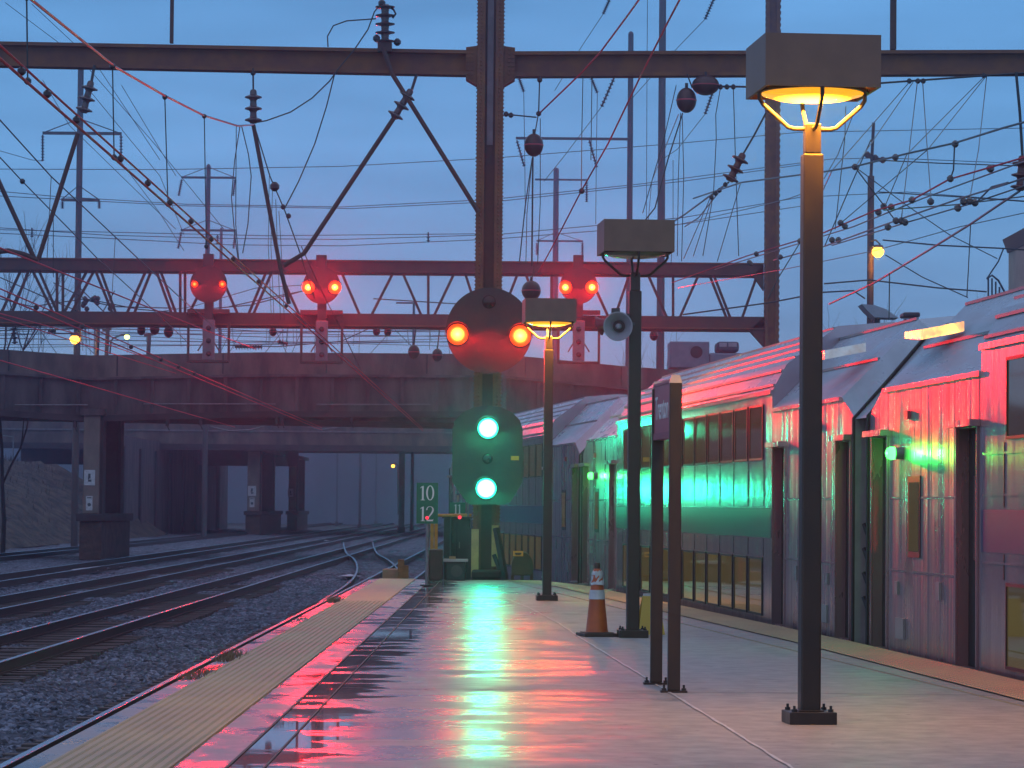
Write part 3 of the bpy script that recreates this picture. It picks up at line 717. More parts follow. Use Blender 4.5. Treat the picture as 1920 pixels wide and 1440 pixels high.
# chord flange plates, a little proud
for (x0, y0, x1, y1) in ((-200, 483, 1432, 495), (-200, 604, 1432, 617)):
    s = MB(); s.bar(at(x0, y0, BY) + Vector((0, .2, .01)), at(x1, y1, BY) + Vector((0, .2, .01)), .56, .05); s.build('flange', M['rust'], sb)
web = [(-40, 500, -75, 590), (40, 505, 0, 590), (55, 505, 20, 590), (60, 505, 100, 585), (72, 505, 108, 585), (107, 505, 107, 590), (118, 505, 118, 590), (165, 505, 118, 588), (178, 505, 132, 588),
       (178, 505, 212, 588), (188, 505, 218, 588), (275, 505, 236, 590), (285, 505, 250, 590), (292, 505, 322, 586), (300, 505, 330, 586), (338, 505, 338, 590), (347, 505, 347, 590), (395, 510, 352, 590),
       (420, 530, 447, 590), (500, 508, 464, 592), (512, 505, 473, 592), (522, 505, 562, 590), (640, 510, 676, 592), (738, 510, 695, 592), (755, 512, 792, 594), (803, 510, 803, 594), (852, 512, 812, 594),
       (872, 512, 888, 560), (970, 515, 940, 590), (985, 512, 1015, 590), (1034, 512, 1034, 575), (1118, 545, 1146, 604), (1180, 515, 1150, 600), (1215, 515, 1255, 604), (1262, 515, 1262, 604), (1310, 515, 1270, 604),
       (1330, 515, 1366, 604), (1338, 515, 1373, 604), (1420, 515, 1388, 604)]
for (x0, y0, x1, y1) in web:
    s = MB(); s.bar(at(x0, y0, BY + .2), at(x1, y1 + 2, BY + .2), .10, .12, (0, 1, 0)); s.build('web_member', M['rust_dark'], sb)
# right hand mast of the signal bridge
xm = at(1447, 600, BY).x
s = MB(); s.box2((xm - .27, BY - .05, ZG), (xm - .14, BY + .55, 24)); s.box2((xm + .14, BY - .05, ZG), (xm + .27, BY + .55, 24)); s.box2((xm - .14, BY + .08, ZG), (xm + .14, BY + .42, 24))
for k in range(80):
    z = 5 + k * .24
    for sx in (-1, 1): s.box((xm + sx * .27, BY + .1, z), (.07, .1, .12))
s.build('mast', M['rust'], sb)
for (a, b_, c_) in (((1432, 496), (1432, 545), (1412, 516)), ((1432, 594), (1432, 650), (1405, 620))):
    s = MB(); s.prism([at(*a, BY), at(*b_, BY), at(*c_, BY)], (0, .4, 0)); s.build('corner_plate', M['rust_dark'], sb)
def bridge_signal(cx, cy, label, m, spot, glow, lens_r, dim=False):
    Y = BY - .55
    t = thing('railway_signal', label, 'signal', group='round red signals on the signal bridge')
    c = at(cx, cy, Y); R = 35 / ppm(Y)
    s = MB(); s.lathe(c, (0, 1, 0), [(R, 0), (R, .03), (R * .97, .05)], 40); s.build('backing_disc', M['black_paint'], t)
    a, b = at(cx - 10, cy - 57, Y), at(cx + 9, cy - 35, Y)
    s = MB(); s.box2((a.x, Y - .02, b.z - .02), (b.x, Y + .35, a.z)); s.build('junction_box', M['black_paint'], t)
    a, b = at(cx - 8, cy + 30, Y), at(cx + 8, cy + 70, Y)
    s = MB(); s.box2((a.x, Y + .06, b.z), (b.x, Y + .4, a.z)); s.build('mast', M['black_paint'], t)
    a, b = at(cx - 11, cy + 66, Y), at(cx + 11, cy + 142, Y)
    s = MB(); s.box2((a.x, Y + .02, b.z), (b.x, Y + .12, a.z)); pl = s.build('lower_plate', M['panel'], t, bevel=.03)
    for k in range(3):
        q = at(cx, cy + 82 + k * 24, Y); s = MB(); s.lathe((q.x, Y + .03, q.z), (0, -1, 0), [(.10, 0), (.10, .05), (.085, .06)], 16); s.build('unlit_lens', M['dark_void'], pl)
    # maintenance cage
    fr = MB()
    for sx in (-38, 38):
        fr.box2(tuple(at(cx + sx - 2, cy + 70, Y + .1)), tuple(at(cx + sx + 2, cy + 147, Y + .18)))
    fr.box2(tuple(at(cx - 38, cy + 142, Y - .3)), tuple(at(cx + 38, cy + 148, Y + .5)))
    fr.bar(at(cx - 11, cy + 110, Y + .1), at(cx - 20, cy + 125, Y + .1), .05, .05); fr.bar(at(cx + 11, cy + 110, Y + .1), at(cx + 20, cy + 125, Y + .1), .05, .05)
    fr.build('service_cage', M['rust_dark'], t)
    fr = MB(); fr.box2(tuple(at(cx - 40, cy + 46, Y + .1)), tuple(at(cx + 40, cy + 56, Y + .5))); fr.build('bracket', M['rust_dark'], t)
    for sx in (-1, 1):
        put_lens(t, t, at(cx + sx * (26 if dim else 25), cy + (0 if dim else 4), Y), lens_r, m, RED, spot, glow, True, (0, -1, -.07), 26)
    return t
bridge_signal(391, 533, 'round black signal with dimmer red lights, leftmost on the signal bridge', M['red_lens_dim'], 700, 40, .13, True)
bridge_signal(603, 535, 'round signal with two bright red lights, midway along the signal bridge', M['red_lens'], 2000, 200, .25)
bridge_signal(1085, 535, 'round signal with two bright red lights beside the unlit lamp', M['red_lens'], 2000, 200, .25)

# ================================================================ PLATFORM LAMPS
lens_sod = None
def platform_lamp(label, base_px, base_py, lit, rz=.094, top=4.46):
    b = gnd(base_px, base_py); t = thing('platform_lamp', label, 'lamp', (b.x, b.y, 0), rz, 'box lamps along the platform')
    s = MB(); s.box((0, 0, .04), (.31, .31, .08)); s.box((0, 0, .085), (.17, .17, .01)); s.build('base_plate', M['brown_paint'], t, bevel=.012)
    for k in range(4):
        s = MB(); s.lathe((.12 * (1 if k & 1 else -1), .12 * (1 if k & 2 else -1), .08), (0, 0, 1), [(.018, 0), (.018, .018), (.009, .018), (.009, .04)], 6); s.build('bolt', M['black_paint'], t)
    s = MB(); s.box2((-.066, -.066, .08), (.066, .066, 3.72)); s.build('post', M['brown_paint'], t, bevel=.012)
    s = MB(); s.box2((-.052, -.052, 3.72), (.052, .052, 3.92)); s.build('neck', M['brown_paint'], t, bevel=.01)
    for k in range(4):
        ax = Vector((math.cos(k * math.pi / 2), math.sin(k * math.pi / 2), 0))
        s = MB(); s.tube([ax * .04 + Vector((0, 0, 3.885)), ax * .12 + Vector((0, 0, 3.885)), ax * .16 + Vector((0, 0, 3.895)), ax * .325 + Vector((0, 0, 4.04)), ax * .35 + Vector((0, 0, 4.08)), ax * .35 + Vector((0, 0, 4.14))], .014, 8); s.build('support_arm', M['brown_paint'], t)
    s = MB(); H = .378
    # open-bottomed box head: top and four sides with thickness
    s.box2((-H, -H, top - .02), (H, H, top)); s.box2((-H, -H, top - .34), (H, -H + .02, top - .02)); s.box2((-H, H - .02, top - .34), (H, H, top - .02))
    s.box2((-H, -H + .02, top - .34), (-H + .02, H - .02, top - .02)); s.box2((H - .02, -H + .02, top - .34), (H, H - .02, top - .02))
    s.build('lamp_head', M['lit_head_paint'], t)
    s = MB(); s.lathe((0, 0, top - .325), (0, 0, -1), [(.35, -.02), (.352, 0), (.33, .025), (.25, .05), (.12, .065), (.002, .07)], 32)
    s.build('refractor', M['sodium'] if lit else M['unlit_lens'], t, origin=(0, 0, top - .36))
    s = MB(); s.lathe((0, 0, top - .32), (0, 0, -1), [(.352, -.01), (.368, 0), (.368, .022), (.352, .022)], 32); s.build('lamp_rim', M['brown_paint'], t)
    if lit:
        l = light('AREA', (0, 0, top - .41), 150, SOD, .12); l.data.shape = 'DISK'; l.data.size = .62; l.parent = t
    return t
platform_lamp('tall lit box lamp nearest the camera, glowing yellow', 1517, 1356, True)
platform_lamp('unlit box lamp with a loudspeaker horn on its post', 1186, 1195, False, .075)
platform_lamp('small lit box lamp farthest along, beside the big red signal', 1025, 1126, True, .06)

# horn loudspeaker on the second lamp
L2 = gnd(1186, 1195); hY = L2.y - .16
hp = at(1160, 612, hY)
t = thing('horn_loudspeaker', 'pale grey round horn loudspeaker on the unlit lamp post', 'loudspeaker')
ax = Vector((-.12, -1, -.05)).normalized()
s = MB(); s.lathe(hp, ax, [(.05, -.30), (.055, -.22), (.05, -.12), (.075, -.05), (.115, .02), (.152, .075), (.158, .085), (.146, .085), (.10, .03), (.066, -.03)], 32); s.build('horn_bell', M['horn'], t)
s = MB(); s.lathe(hp, ax, [(.066, -.028), (.058, -.029), (.002, -.03)], 24); s.build('horn_throat', M['disc_ins'], t)
s = MB(); s.lathe(hp, ax, [(.032, -.03), (.032, .03), (.018, .055), (.002, .06)], 20); s.build('horn_plug', M['horn'], t)
s = MB(); s.box(hp + Vector((-.03, .12, .14)), (.09, .12, .12)); s.bar(hp + Vector((0, .12, .1)), Vector((L2.x, L2.y - .06, hp.z + .03)), .03, .03); s.build('bracket', M['pole'], t)
t = thing('horn_loudspeaker', 'dark horn loudspeaker pointing away on the unlit lamp post', 'loudspeaker')
s = MB(); s.lathe(at(1134, 607, hY + .3), Vector((-.9, .35, -.32)), [(.03, -.16), (.04, -.05), (.07, .03), (.11, .07), (.10, .075), (.05, .0)], 20); s.build('horn_bell', M['plum'], t)
s = MB(); s.bar(at(1152, 600, hY + .3), Vector((L2.x - .04, L2.y, at(1186, 590, L2.y).z)), .03, .03); s.build('bracket', M['pole'], t)

# ---------------------------------------------------------------- station sign
PA, PB_ = gnd(1230, 1283), gnd(1263, 1298)
t = thing('station_sign', 'plum station name sign on two dark square posts', 'sign')
for P_, zt in ((PA, 2.33), (PB_, 2.34)):
    s = MB(); s.box2((P_.x - .047, P_.y - .047, .015), (P_.x + .047, P_.y + .047, zt)); po = s.build('post', M['brown_paint'], t, bevel=.006)
    s = MB(); s.add([(P_.x - .05, P_.y - .05, zt), (P_.x + .05, P_.y - .05, zt), (P_.x + .05, P_.y + .05, zt), (P_.x - .05, P_.y + .05, zt), (P_.x - .03, P_.y - .03, zt + .062), (P_.x + .03, P_.y - .03, zt + .062), (P_.x + .03, P_.y + .03, zt + .062), (P_.x - .03, P_.y + .03, zt + .062)],
        [(0, 1, 5, 4), (1, 2, 6, 5), (2, 3, 7, 6), (3, 0, 4, 7), (4, 5, 6, 7), (3, 2, 1, 0)]); s.build('post_cap', M['pale_cap'] if 'pale_cap' in M else M['grey_lid'], po)
    s = MB(); s.box((P_.x, P_.y, .0085), (.20, .16, .013)); bp_ = s.build('base_plate', M['brown_paint'], t)
    for sx in (-1, 1):
        s = MB(); s.lathe((P_.x + sx * .075, P_.y - .04, .013), (0, 0, 1), [(.018, 0), (.018, .02), (.009, .02), (.009, .045)], 6); s.build('bolt', M['black_paint'], bp_)
d = (PB_ - PA).normalized(); n_ = Vector((-d.y, d.x, 0))
if n_.x > 0: n_ = -n_
sgA, sgB = PA + d * .048, PB_ - d * .048
z0, z1 = 1.975, 2.345
s = MB(); s.prism([(sgA + n_ * .035).to_tuple()[:2] + (z0,), (sgB + n_ * .035).to_tuple()[:2] + (z0,), (sgB - n_ * .035).to_tuple()[:2] + (z0,), (sgA - n_ * .035).to_tuple()[:2] + (z0,)], (0, 0, z1 - z0)); s.build('sign_panel', M['plum'], t)
s = MB()
for (za, zb) in ((z1, z1 + .02), (z0 - .05, z0)):
    s.prism([(sgA + n_ * .042).to_tuple()[:2] + (za,), (sgB + n_ * .042).to_tuple()[:2] + (za,), (sgB - n_ * .042).to_tuple()[:2] + (za,), (sgA - n_ * .042).to_tuple()[:2] + (za,)], (0, 0, zb - za))
s.build('sign_trim', M['plum_edge'], t)
def text(body, size, m, parent, mw, name='lettering', ext=.002, sx=1):
    cu_ = bpy.data.curves.new(name, 'FONT'); cu_.body = body; cu_.size = size; cu_.extrude = ext; cu_.align_x = 'CENTER'; cu_.align_y = 'CENTER'
    o = bpy.data.objects.new('tmp', cu_); C.objects.link(o)
    me = bpy.data.meshes.new_from_object(o.evaluated_get(bpy.context.evaluated_depsgraph_get())); bpy.data.objects.remove(o)
    me.transform(Matrix.Scale(sx, 4, (1, 0, 0))); me.transform(mw); me.materials.clear(); me.materials.append(m)
    q = bpy.data.objects.new(name, me); C.objects.link(q); q.parent = parent; return q
mid = (sgA + sgB) / 2 + n_ * .037; mid.z = 2.16
text('Trenton', .26, M['white_text'], t, Matrix.Translation(mid) @ Matrix((d, Vector((0, 0, 1)), n_)).transposed().to_4x4(), sx=.92)

# ---------------------------------------------------------------- cone, wet floor sign
cb = gnd(1119, 1193)
t = thing('traffic_cone', 'orange traffic cone with white bands and a crumpled sleeve on top', 'cone', (cb.x, cb.y, 0), .25)
s = MB(); s.box((0, 0, .02), (.37, .37, .035)); s.box((0, 0, .042), (.30, .30, .012)); s.build('cone_base', M['brownbox'], t, bevel=.01)
s = MB(); s.lathe((0, 0, .048), (0, 0, 1), [(.125, 0), (.118, .02), (.085, .34), (.058, .60), (.036, .675), (.026, .685)], 28); s.build('cone_body', M['orange'], t)
def band(z0, z1, r0, r1, m): s = MB(); s.lathe((0, 0, 0), (0, 0, 1), [(r0 + .003, z0), (r1 + .003, z1)], 28); return s.build('reflective_band', m, t)
band(.40, .50, .086, .076, M['white'])
s = MB(); prof = []
for i in range(7): prof.append((.080 - i * .006 + random.uniform(-.006, .008), .56 + i * .024))
s.lathe((0, 0, 0), (0, 0, 1), prof, 18); s.v = [q + Vector((random.uniform(-.008, .008), random.uniform(-.008, .008), random.uniform(-.01, .01))) for q in s.v]; s.build('crumpled_sleeve', M['white'], t)
s = MB(); s.lathe((0, 0, .715), (0, 0, 1), [(.03, 0), (.034, .05), (.028, .075)], 16); s.build('cone_tip', M['brownbox'], t)
wb = gnd(1216, 1189)
t = thing('wet_floor_sign', 'small yellow folding floor sign half hidden behind the sign posts', 'floor sign', (wb.x, wb.y, 0), .1)
for sy in (-1, 1):
    s = MB(); s.prism([(-.13, sy * .15, 0), (.16, sy * .15, 0), (.10, sy * .012, .42), (-.07, sy * .012, .42)], (0, sy * .012, .002)); s.build('folding_panel', M['yellow'], t)
s = MB(); s.prism([(-.05, -.107, .15), (.08, -.107, .15), (.06, -.065, .28), (-.035, -.065, .28)], (0, -.004, 0)); s.build('panel_mark', M['lid_text'], t)
s = MB(); s.box((.015, 0, .43), (.15, .05, .03)); s.build('hinge', M['white'], t)

# ================================================================ THINGS AT THE PLATFORM END
def serif(ch, m4, parent, m):
    """serif digits, unit height, drawn as outlines"""
    s = MB()
    def quad(pts, z=.004): s.prism([m4 @ Vector((x, y, 0)) for x, y in pts], (m4.to_3x3() @ Vector((0, 0, z))))
    x = 0
    for c in ch:
        if c == '1':
            quad([(x + .13, .04), (x + .25, .04), (x + .25, .98), (x + .13, .94)]); quad([(x + .02, .80), (x + .129, .86), (x + .129, .94), (x + .02, .84)]); quad([(x + .05, 0), (x + .33, 0), (x + .33, .039), (x + .05, .039)]); x += .40
        elif c == '0':
            n = 28
            for i in range(n):
                q0, q1 = 2 * math.pi * i / n, 2 * math.pi * (i + 1) / n
                quad([(x + .28 + .27 * math.cos(q), .5 + .5 * math.sin(q)) for q in (q0, q1)] + [(x + .28 + .155 * math.cos(q), .5 + .45 * math.sin(q)) for q in (q1, q0)])
            x += .6
        elif c == '2':
            pth = [(.04, .74), (.08, .88), (.18, .97), (.30, .98), (.42, .92), (.47, .80), (.45, .66), (.36, .50), (.22, .32), (.10, .14), (.05, .06)]
            wd = [.09, .06, .035, .03, .06, .11, .12, .10, .07, .05, .045]
            for i in range(len(pth) - 1):
                (ax_, ay), (bx, by) = pth[i], pth[i + 1]; dx, dy = bx - ax_, by - ay; l = math.hypot(dx, dy); nx, ny = -dy / l, dx / l
                w0, w1 = wd[i] / 2, wd[i + 1] / 2
                quad([(x + ax_ + nx * w0, ay + ny * w0), (x + ax_ - nx * w0, ay - ny * w0), (x + bx - nx * w1, by - ny * w1), (x + bx + nx * w1, by + ny * w1)])
            quad([(x + .04, .0), (x + .46, .0), (x + .50, .17), (x + .44, .10), (x + .04, .095)]); x += .55
    return s.build('numeral', m, parent)
sgp = gnd(800, 1099); Y1 = sgp.y
t = thing('track_number_sign', 'green sign reading 10 over 12 on a thin grey post', 'sign')
A, B = at(781.5, 905, Y1), at(821, 982, Y1)
s = MB(); s.box2((A.x, Y1 - .045, B.z), (B.x, Y1 - .03, A.z)); s.build('sign_plate', M['green_sign'], t)
s = MB(); s.tube([(sgp.x + .005, Y1, .02), (at(800, 990, Y1).x + .02, Y1, A.z - .05)], .035, 10); s.build('post', M['galv'], t)
s = MB(); s.box((sgp.x, Y1, .012), (.22, .22, .02)); s.build('base_plate', M['near_black'], t)
for word, py in (('10', 938), ('12', 977)):
    o = at(787.5, py, Y1); h_ = 28 / ppm(Y1)
    m4 = Matrix.Translation((o.x, Y1 - .046, o.z)) @ Matrix(((h_, 0, 0, 0), (0, 0, -h_, 0), (0, h_, 0, 0), (0, 0, 0, 1)))
    serif(word, m4, t, M['white_text'])
A = at(801, 971, Y1)
s = MB(); s.lathe((A.x, Y1 - .052, A.z), (0, -1, 0), [(.03, 0), (.025, .02), (.002, .025)], 12); s.build('red_glow_spot', M['red_glow'], t)  # emissive dot painting a red reflection on the sign
Y2 = 61.5
t = thing('track_number_sign', 'small green sign reading 11 beside the green signal', 'sign')
A, B = at(843, 942, Y2), at(872, 966, Y2)
s = MB(); s.box2((A.x, Y2, B.z), (B.x, Y2 + .02, A.z)); s.build('sign_plate', M['green_sign'], t)
o = at(851, 963, Y2); h_ = 18 / ppm(Y2)
serif('11', Matrix.Translation((o.x, Y2 - .001, o.z)) @ Matrix(((h_, 0, 0, 0), (0, 0, -h_, 0), (0, h_, 0, 0), (0, 0, 0, 1))), t, M['white_text'])
s = MB(); s.tube([(at(847, 960, Y2).x, Y2 + .05, ZG), (at(847, 940, Y2).x, Y2 + .05, at(847, 940, Y2).z)], .03, 8); s.build('post', M['cabinet'], t)
# yellow gate rail
Y3 = 61.2
t = thing('yellow_barrier', 'yellow rail and twin uprights of the end-of-platform barrier', 'barrier')
s = MB(); s.tube([at(800, 966.5, Y3), at(876, 966, Y3)], .03, 8); s.build('top_rail', M['yellow_paint'], t)
for px in (810, 817.5):
    s = MB(); s.box2(tuple(at(px - 2.7, 967, Y3)), (at(px + 2.7, 1060, Y3).x, Y3 + .05, ZG)); s.build('upright', M['yellow_paint'], t)
s = MB(); s.lathe(at(862, 970, Y3 - .04), (0, -1, 0), [(.035, 0), (.03, .02), (.002, .03)], 12); s.build('red_glow_spot', M['red_glow'], t)  # glowing red spot, not a lamp
s = MB(); s.lathe(at(880, 966, Y3), (1, 0, 0), [(.032, 0), (.032, .04)], 10); s.build('rail_end', M['yellow_paint'], t)
def cab(name, label, cat, x0, x1, y0, Y, dep, m, extra=None, zb=0.0):
    A, B = at(x0, y0, Y), at(x1, y0, Y); t = thing(name, label, cat)
    s = MB(); s.box2((A.x, Y, zb), (B.x, Y + dep, A.z)); s.build('body', m, t, bevel=.02)
    if extra: extra(t, A, B, Y)
    return t
def seam(t, A, B, Y):
    s = MB(); x = (A.x + B.x) / 2; s.box2((x - .012, Y - .012, .15), (x + .012, Y - .002, A.z - .08)); s.build('door_gap', M['rubber'], t)
    s = MB(); s.box2((A.x - .03, Y - .03, A.z), (B.x + .03, Y + .62, A.z + .03)); s.build('roof', M['cabinet'], t)
    s = MB(); s.box((x + .05, Y - .02, A.z * .55), (.02, .03, .12)); s.build('handle', M['galv'], t)
cab('equipment_cabinet', 'tall dark green equipment cabinet behind the number sign', 'cabinet', 832, 882, 972, 61.8, .6, M['cabinet'], seam, ZG)
def lidx(t, A, B, Y):
    s = MB(); s.box2((A.x - .04, Y - .05, A.z), (B.x + .04, Y + .55, A.z + .045)); s.build('lid', M['grey_lid'], t)
    s = MB(); s.lathe(((A.x + B.x) / 2 + .02, Y - .002, A.z * .5), (0, -1, 0), [(.11, 0), (.11, .02), (.07, .025)], 18); s.build('dial', M['pole'], t)
    s = MB(); s.box(((A.x + B.x) / 2 - .06, Y + .2, A.z + .07), (.12, .1, .05)); s.build('latch', M['tan'], t)
cab('grit_box', 'low black box with a pale grey lid at the platform end', 'box', 835, 873, 1053, 59.6, .5, M['cabinet'], lidx)
def boxx(t, A, B, Y):
    s = MB(); s.box2((A.x - .06, Y - .02, 0), (A.x - .002, Y + .4, A.z + .01)); s.build('side_panel', M['plum'], t)
cab('brown_locker', 'dark brown locker standing behind the number sign post', 'locker', 805, 830, 1030, 59.4, .45, M['brownbox'], boxx)
t = thing('timber_crate', 'tan box with upright brown timbers just past the platform end', 'crate')
A, B = at(717, 1067, 61.2), at(755, 1067, 61.2); s = MB(); s.box2((A.x, 61.2, -.5), (B.x, 61.8, A.z)); s.build('crate_body', M['tan'], t, bevel=.02)
for (x0, x1, y0) in ((746, 758, 1049), (757, 766, 1060)):
    A, B = at(x0, y0, 61.1), at(x1, y0, 61.1); s = MB(); s.box2((A.x, 61.08, -.5), (B.x, 61.18, A.z)); s.build('timber', M['wood'], t)
s = MB(); s.box2((at(717, 1080, 61.4).x + .02, 61.25, ZG), (at(755, 1080, 61.4).x - .02, 61.75, -.5)); s.build('support', M['wood'], t)
# domed olive cover with orange label
Y4 = 59.7
t = thing('domed_bin', 'olive dome-topped bin with an orange label plate by the train', 'bin')
A, B = at(959, 1060, Y4), at(1000, 1060, Y4); cx = (A.x + B.x) / 2; w = (B.x - A.x) / 2
poly = [(cx - w, Y4, .10), (cx + w, Y4, .10)] + [(cx + w * math.cos(q), Y4, .28 + .26 * math.sin(q)) for q in (math.pi * k / 12 for k in range(13))]
s = MB(); s.prism(poly, (0, .45, 0)); s.build('bin_body', M['olive'], t, bevel=.02)
for px in (961, 979, 997):
    q = at(px, 1075, Y4); s = MB(); s.box2((q.x - .03, Y4 + .05, .004), (q.x + .03, Y4 + .4, .10)); s.build('foot', M['olive'], t)
A, B = at(962, 1033, Y4 - .03), at(981, 1043, Y4 - .03); s = MB(); s.box2((A.x, Y4 - .03, B.z), (B.x, Y4 - .012, A.z)); lb = s.build('label_plate', M['orange_label'], t)
s = MB(); s.box(((A.x + B.x) / 2, Y4 - .032, (A.z + B.z) / 2), (.12, .004, .03)); s.box(((A.x + B.x) / 2, Y4 - .032, B.z + .025), (.09, .004, .012)); s.build('label_mark', M['lid_text'], lb)
s = MB(); s.box2((A.x + .02, Y4 - .012, .3), (A.x + .05, Y4 - .001, B.z + .02)); s.build('label_bracket', M['olive'], t)

# ================================================================ TRAIN
CL = 25.9; EL = 5.2
def station(u):
    pass
def make_car(near_end, s, label, which):
    th = math.atan(s)
    t = thing('bilevel_coach', label, 'train car', (near_end[0], near_end[1], 0), th, 'coaches of the train at the platform')
    Wd, ZB = 3.0, -.78
    def half(zw, kind):
        if kind == 'main': a = [(0, ZB), (0, zw), (.18, zw + .33), (.82, 3.66), (1.5, 3.72)]
        else: q_ = (zw - 2.36) / .26; a = [(0, ZB), (0, zw), (.42, 2.82 + .22 * q_), (.85, 3.32 + .17 * q_), (1.5, 3.42 + .14 * q_)]
        return a
    def prof(zw, kind):
        a = half(zw, kind); return a + [(Wd - x, z) for x, z in a[::-1][1:]]
    def seg(stations, i0, i1):
        """loft the slices; faces i0..i1 of the profile"""
        m = MB(); n = len(stations[0][1])
        v = []
        for u, pf in stations: v += [(x, u, z) for x, z in pf]
        f = []
        for k in range(len(stations) - 1):
            for i in range(i0, i1):
                f.append((k * n + i, k * n + i + 1, (k + 1) * n + i + 1, (k + 1) * n + i))
        m.add(v, f); return m
    MZ, EZ, XZ = 2.85, 2.62, 2.36
    S1 = [(0, prof(XZ, 'e')), (.75, prof(EZ, 'e')), (EL, prof(EZ, 'e'))]
    S2 = [(EL, prof(MZ, 'main')), (CL - EL, prof(MZ, 'main'))]
    S3 = [(CL - EL, prof(EZ, 'e')), (CL - .75, prof(EZ, 'e')), (CL, prof(XZ, 'e'))]
    nP = len(prof(MZ, 'main'))
    DOORS = ((.24, 1.01), (4.26, 5.06))
    def side_with_doors(m, near):
        U = (lambda e: e) if near else (lambda e: CL - e)
        zt = lambda e: XZ + (EZ - XZ) * min(e / .75, 1)
        cuts = [0, .24, .75, 1.01, 4.26, 5.06, EL]
        for a, b in zip(cuts, cuts[1:]):
            dr = any(p - 1e-6 <= a and b <= q + 1e-6 for p, q in DOORS)
            rows = [((ZB, ZB), (-.02, -.02)), ((2.13, 2.13), (zt(a), zt(b)))] if dr else [((ZB, ZB), (zt(a), zt(b)))]
            for (za, zb), (zc, zd) in rows: m.add([(0, U(a), za), (0, U(b), zb), (0, U(b), zd), (0, U(a), zc)], [(0, 1, 2, 3)])
        for p, q in DOORS:
            for e in (p, q): m.add([(0, U(e), -.02), (.13, U(e), -.02), (.13, U(e), 2.13), (0, U(e), 2.13)], [(0, 1, 2, 3)])
            m.add([(0, U(p), 2.13), (0, U(q), 2.13), (.13, U(q), 2.13), (.13, U(p), 2.13)], [(0, 1, 2, 3)]); m.add([(0, U(p), -.02), (0, U(q), -.02), (.13, U(q), -.02), (.13, U(p), -.02)], [(0, 1, 2, 3)])
    body = MB(); roof = MB(); endp = MB(); endq = MB()
    for S, tgt in ((S1, endp), (S2, body), (S3, endq)):
        if S is not S2:
            side_with_doors(tgt, S is S1)
        for i0, i1, m in (((0, 1, tgt),) if S is S2 else ()) + ( (1, nP - 2, roof), (nP - 2, nP - 1, tgt)):
            q = seg(([(-.86, prof(XZ, 'e'))] + S1) if (S is S1 and m is roof) else S, i0, i1); m.add(q.v, q.f)
    # step faces between the wide middle body and the ends, and the end walls
    for u, kind, zw in ((EL, 'main', MZ), (CL - EL, 'main', MZ)):
        pf = prof(zw, kind); body.add([(x, u, z) for x, z in pf], [tuple(range(len(pf)))])
    for u in (0, CL):
        pf = prof(XZ, 'e'); endw = MB(); endw.add([(x, u, z) for x, z in pf], [tuple(range(len(pf)))]); endw.build('end_wall', M['grey'], t)
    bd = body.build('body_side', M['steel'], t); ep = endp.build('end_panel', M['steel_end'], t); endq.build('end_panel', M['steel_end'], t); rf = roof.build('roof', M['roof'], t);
    # eaves gutter and roof ribs
    for k, (x, z) in enumerate(((.03, 2.92), (.13, 3.10), (.30, 3.27), (.46, 3.39), (.62, 3.51), (.78, 3.63))):
        m = MB(); m.bar((x, EL + .02, z), (x, CL - EL - .02, z), .035, .03); m.build('roof_rib', M['roof_rib'], rf)
    m = MB(); m.box2((-.03, EL, MZ - .045), (.03, CL - EL, MZ + .01)); m.build('gutter', M['steel'], bd)
    for u0, u1 in ((.8, EL - .02), (CL - EL + .02, CL - .8)):
        m = MB(); m.box2((-.025, u0, EZ - .04), (.03, u1, EZ + .005)); m.build('gutter', M['steel'], ep)
        m = MB()
        for x, z in ((.42, 3.05), (.85, 3.50)): m.bar((x, u0, z), (x, u1, z), .03, .03)
        m.build('roof_rib', M['roof_rib'], rf)
    # black gasket round each end
    for u, du in ((0, .02), (CL, -.02)):
        pf = prof(XZ, 'e'); m = MB(); m.tube([(x * .985 - .01, u + du, z + .01) for x, z in pf], .022, 6); m.build('end_gasket', M['rubber'], t)
    # stripe, belt lines
    m = MB(); m.box2((-.004, EL + .02, 1.03), (.004, CL - EL - .02, 1.40)); m.build('stripe', M['stripe'] if which != 'B' else M['stripe_b'], bd)
    for z in (.93, 1.52, 1.88): m = MB(); m.box2((-.008, EL + .02, z), (.002, CL - EL - .02, z + .018)); m.build('belt_rail', M['steel'], bd)
    for k in range(13):
        u = EL + .60 + k * 1.17 - .01; m = MB(); m.box2((-.006, u - .008, 1.42), (.002, u + .008, 1.98)); m.box2((-.006, u - .008, .80), (.002, u + .008, 1.02)); m.build('panel_seam', M['rubber'], bd)
    # windows
    for row, (z0, z1, gm) in enumerate(((2.0, 2.70, M['glass2']), (.05, .78, M['glass']))):
        for k in range(12):
            u0 = EL + .62 + k * 1.17; u1 = u0 + 1.03
            m = MB(); a = .028
            for q in ((u0, z0, u1, z0 + a), (u0, z1 - a, u1, z1), (u0, z0 + a, u0 + a, z1 - a), (u1 - a, z0 + a, u1, z1 - a)): m.box2((-.016, q[0], q[1]), (.004, q[2], q[3]))
            w = m.build('window', M['rubber'], t)
            m = MB(); m.box2((-.006, u0 + a, z0 + a), (.004, u1 - a, z1 - a)); m.build('pane', gm, w)
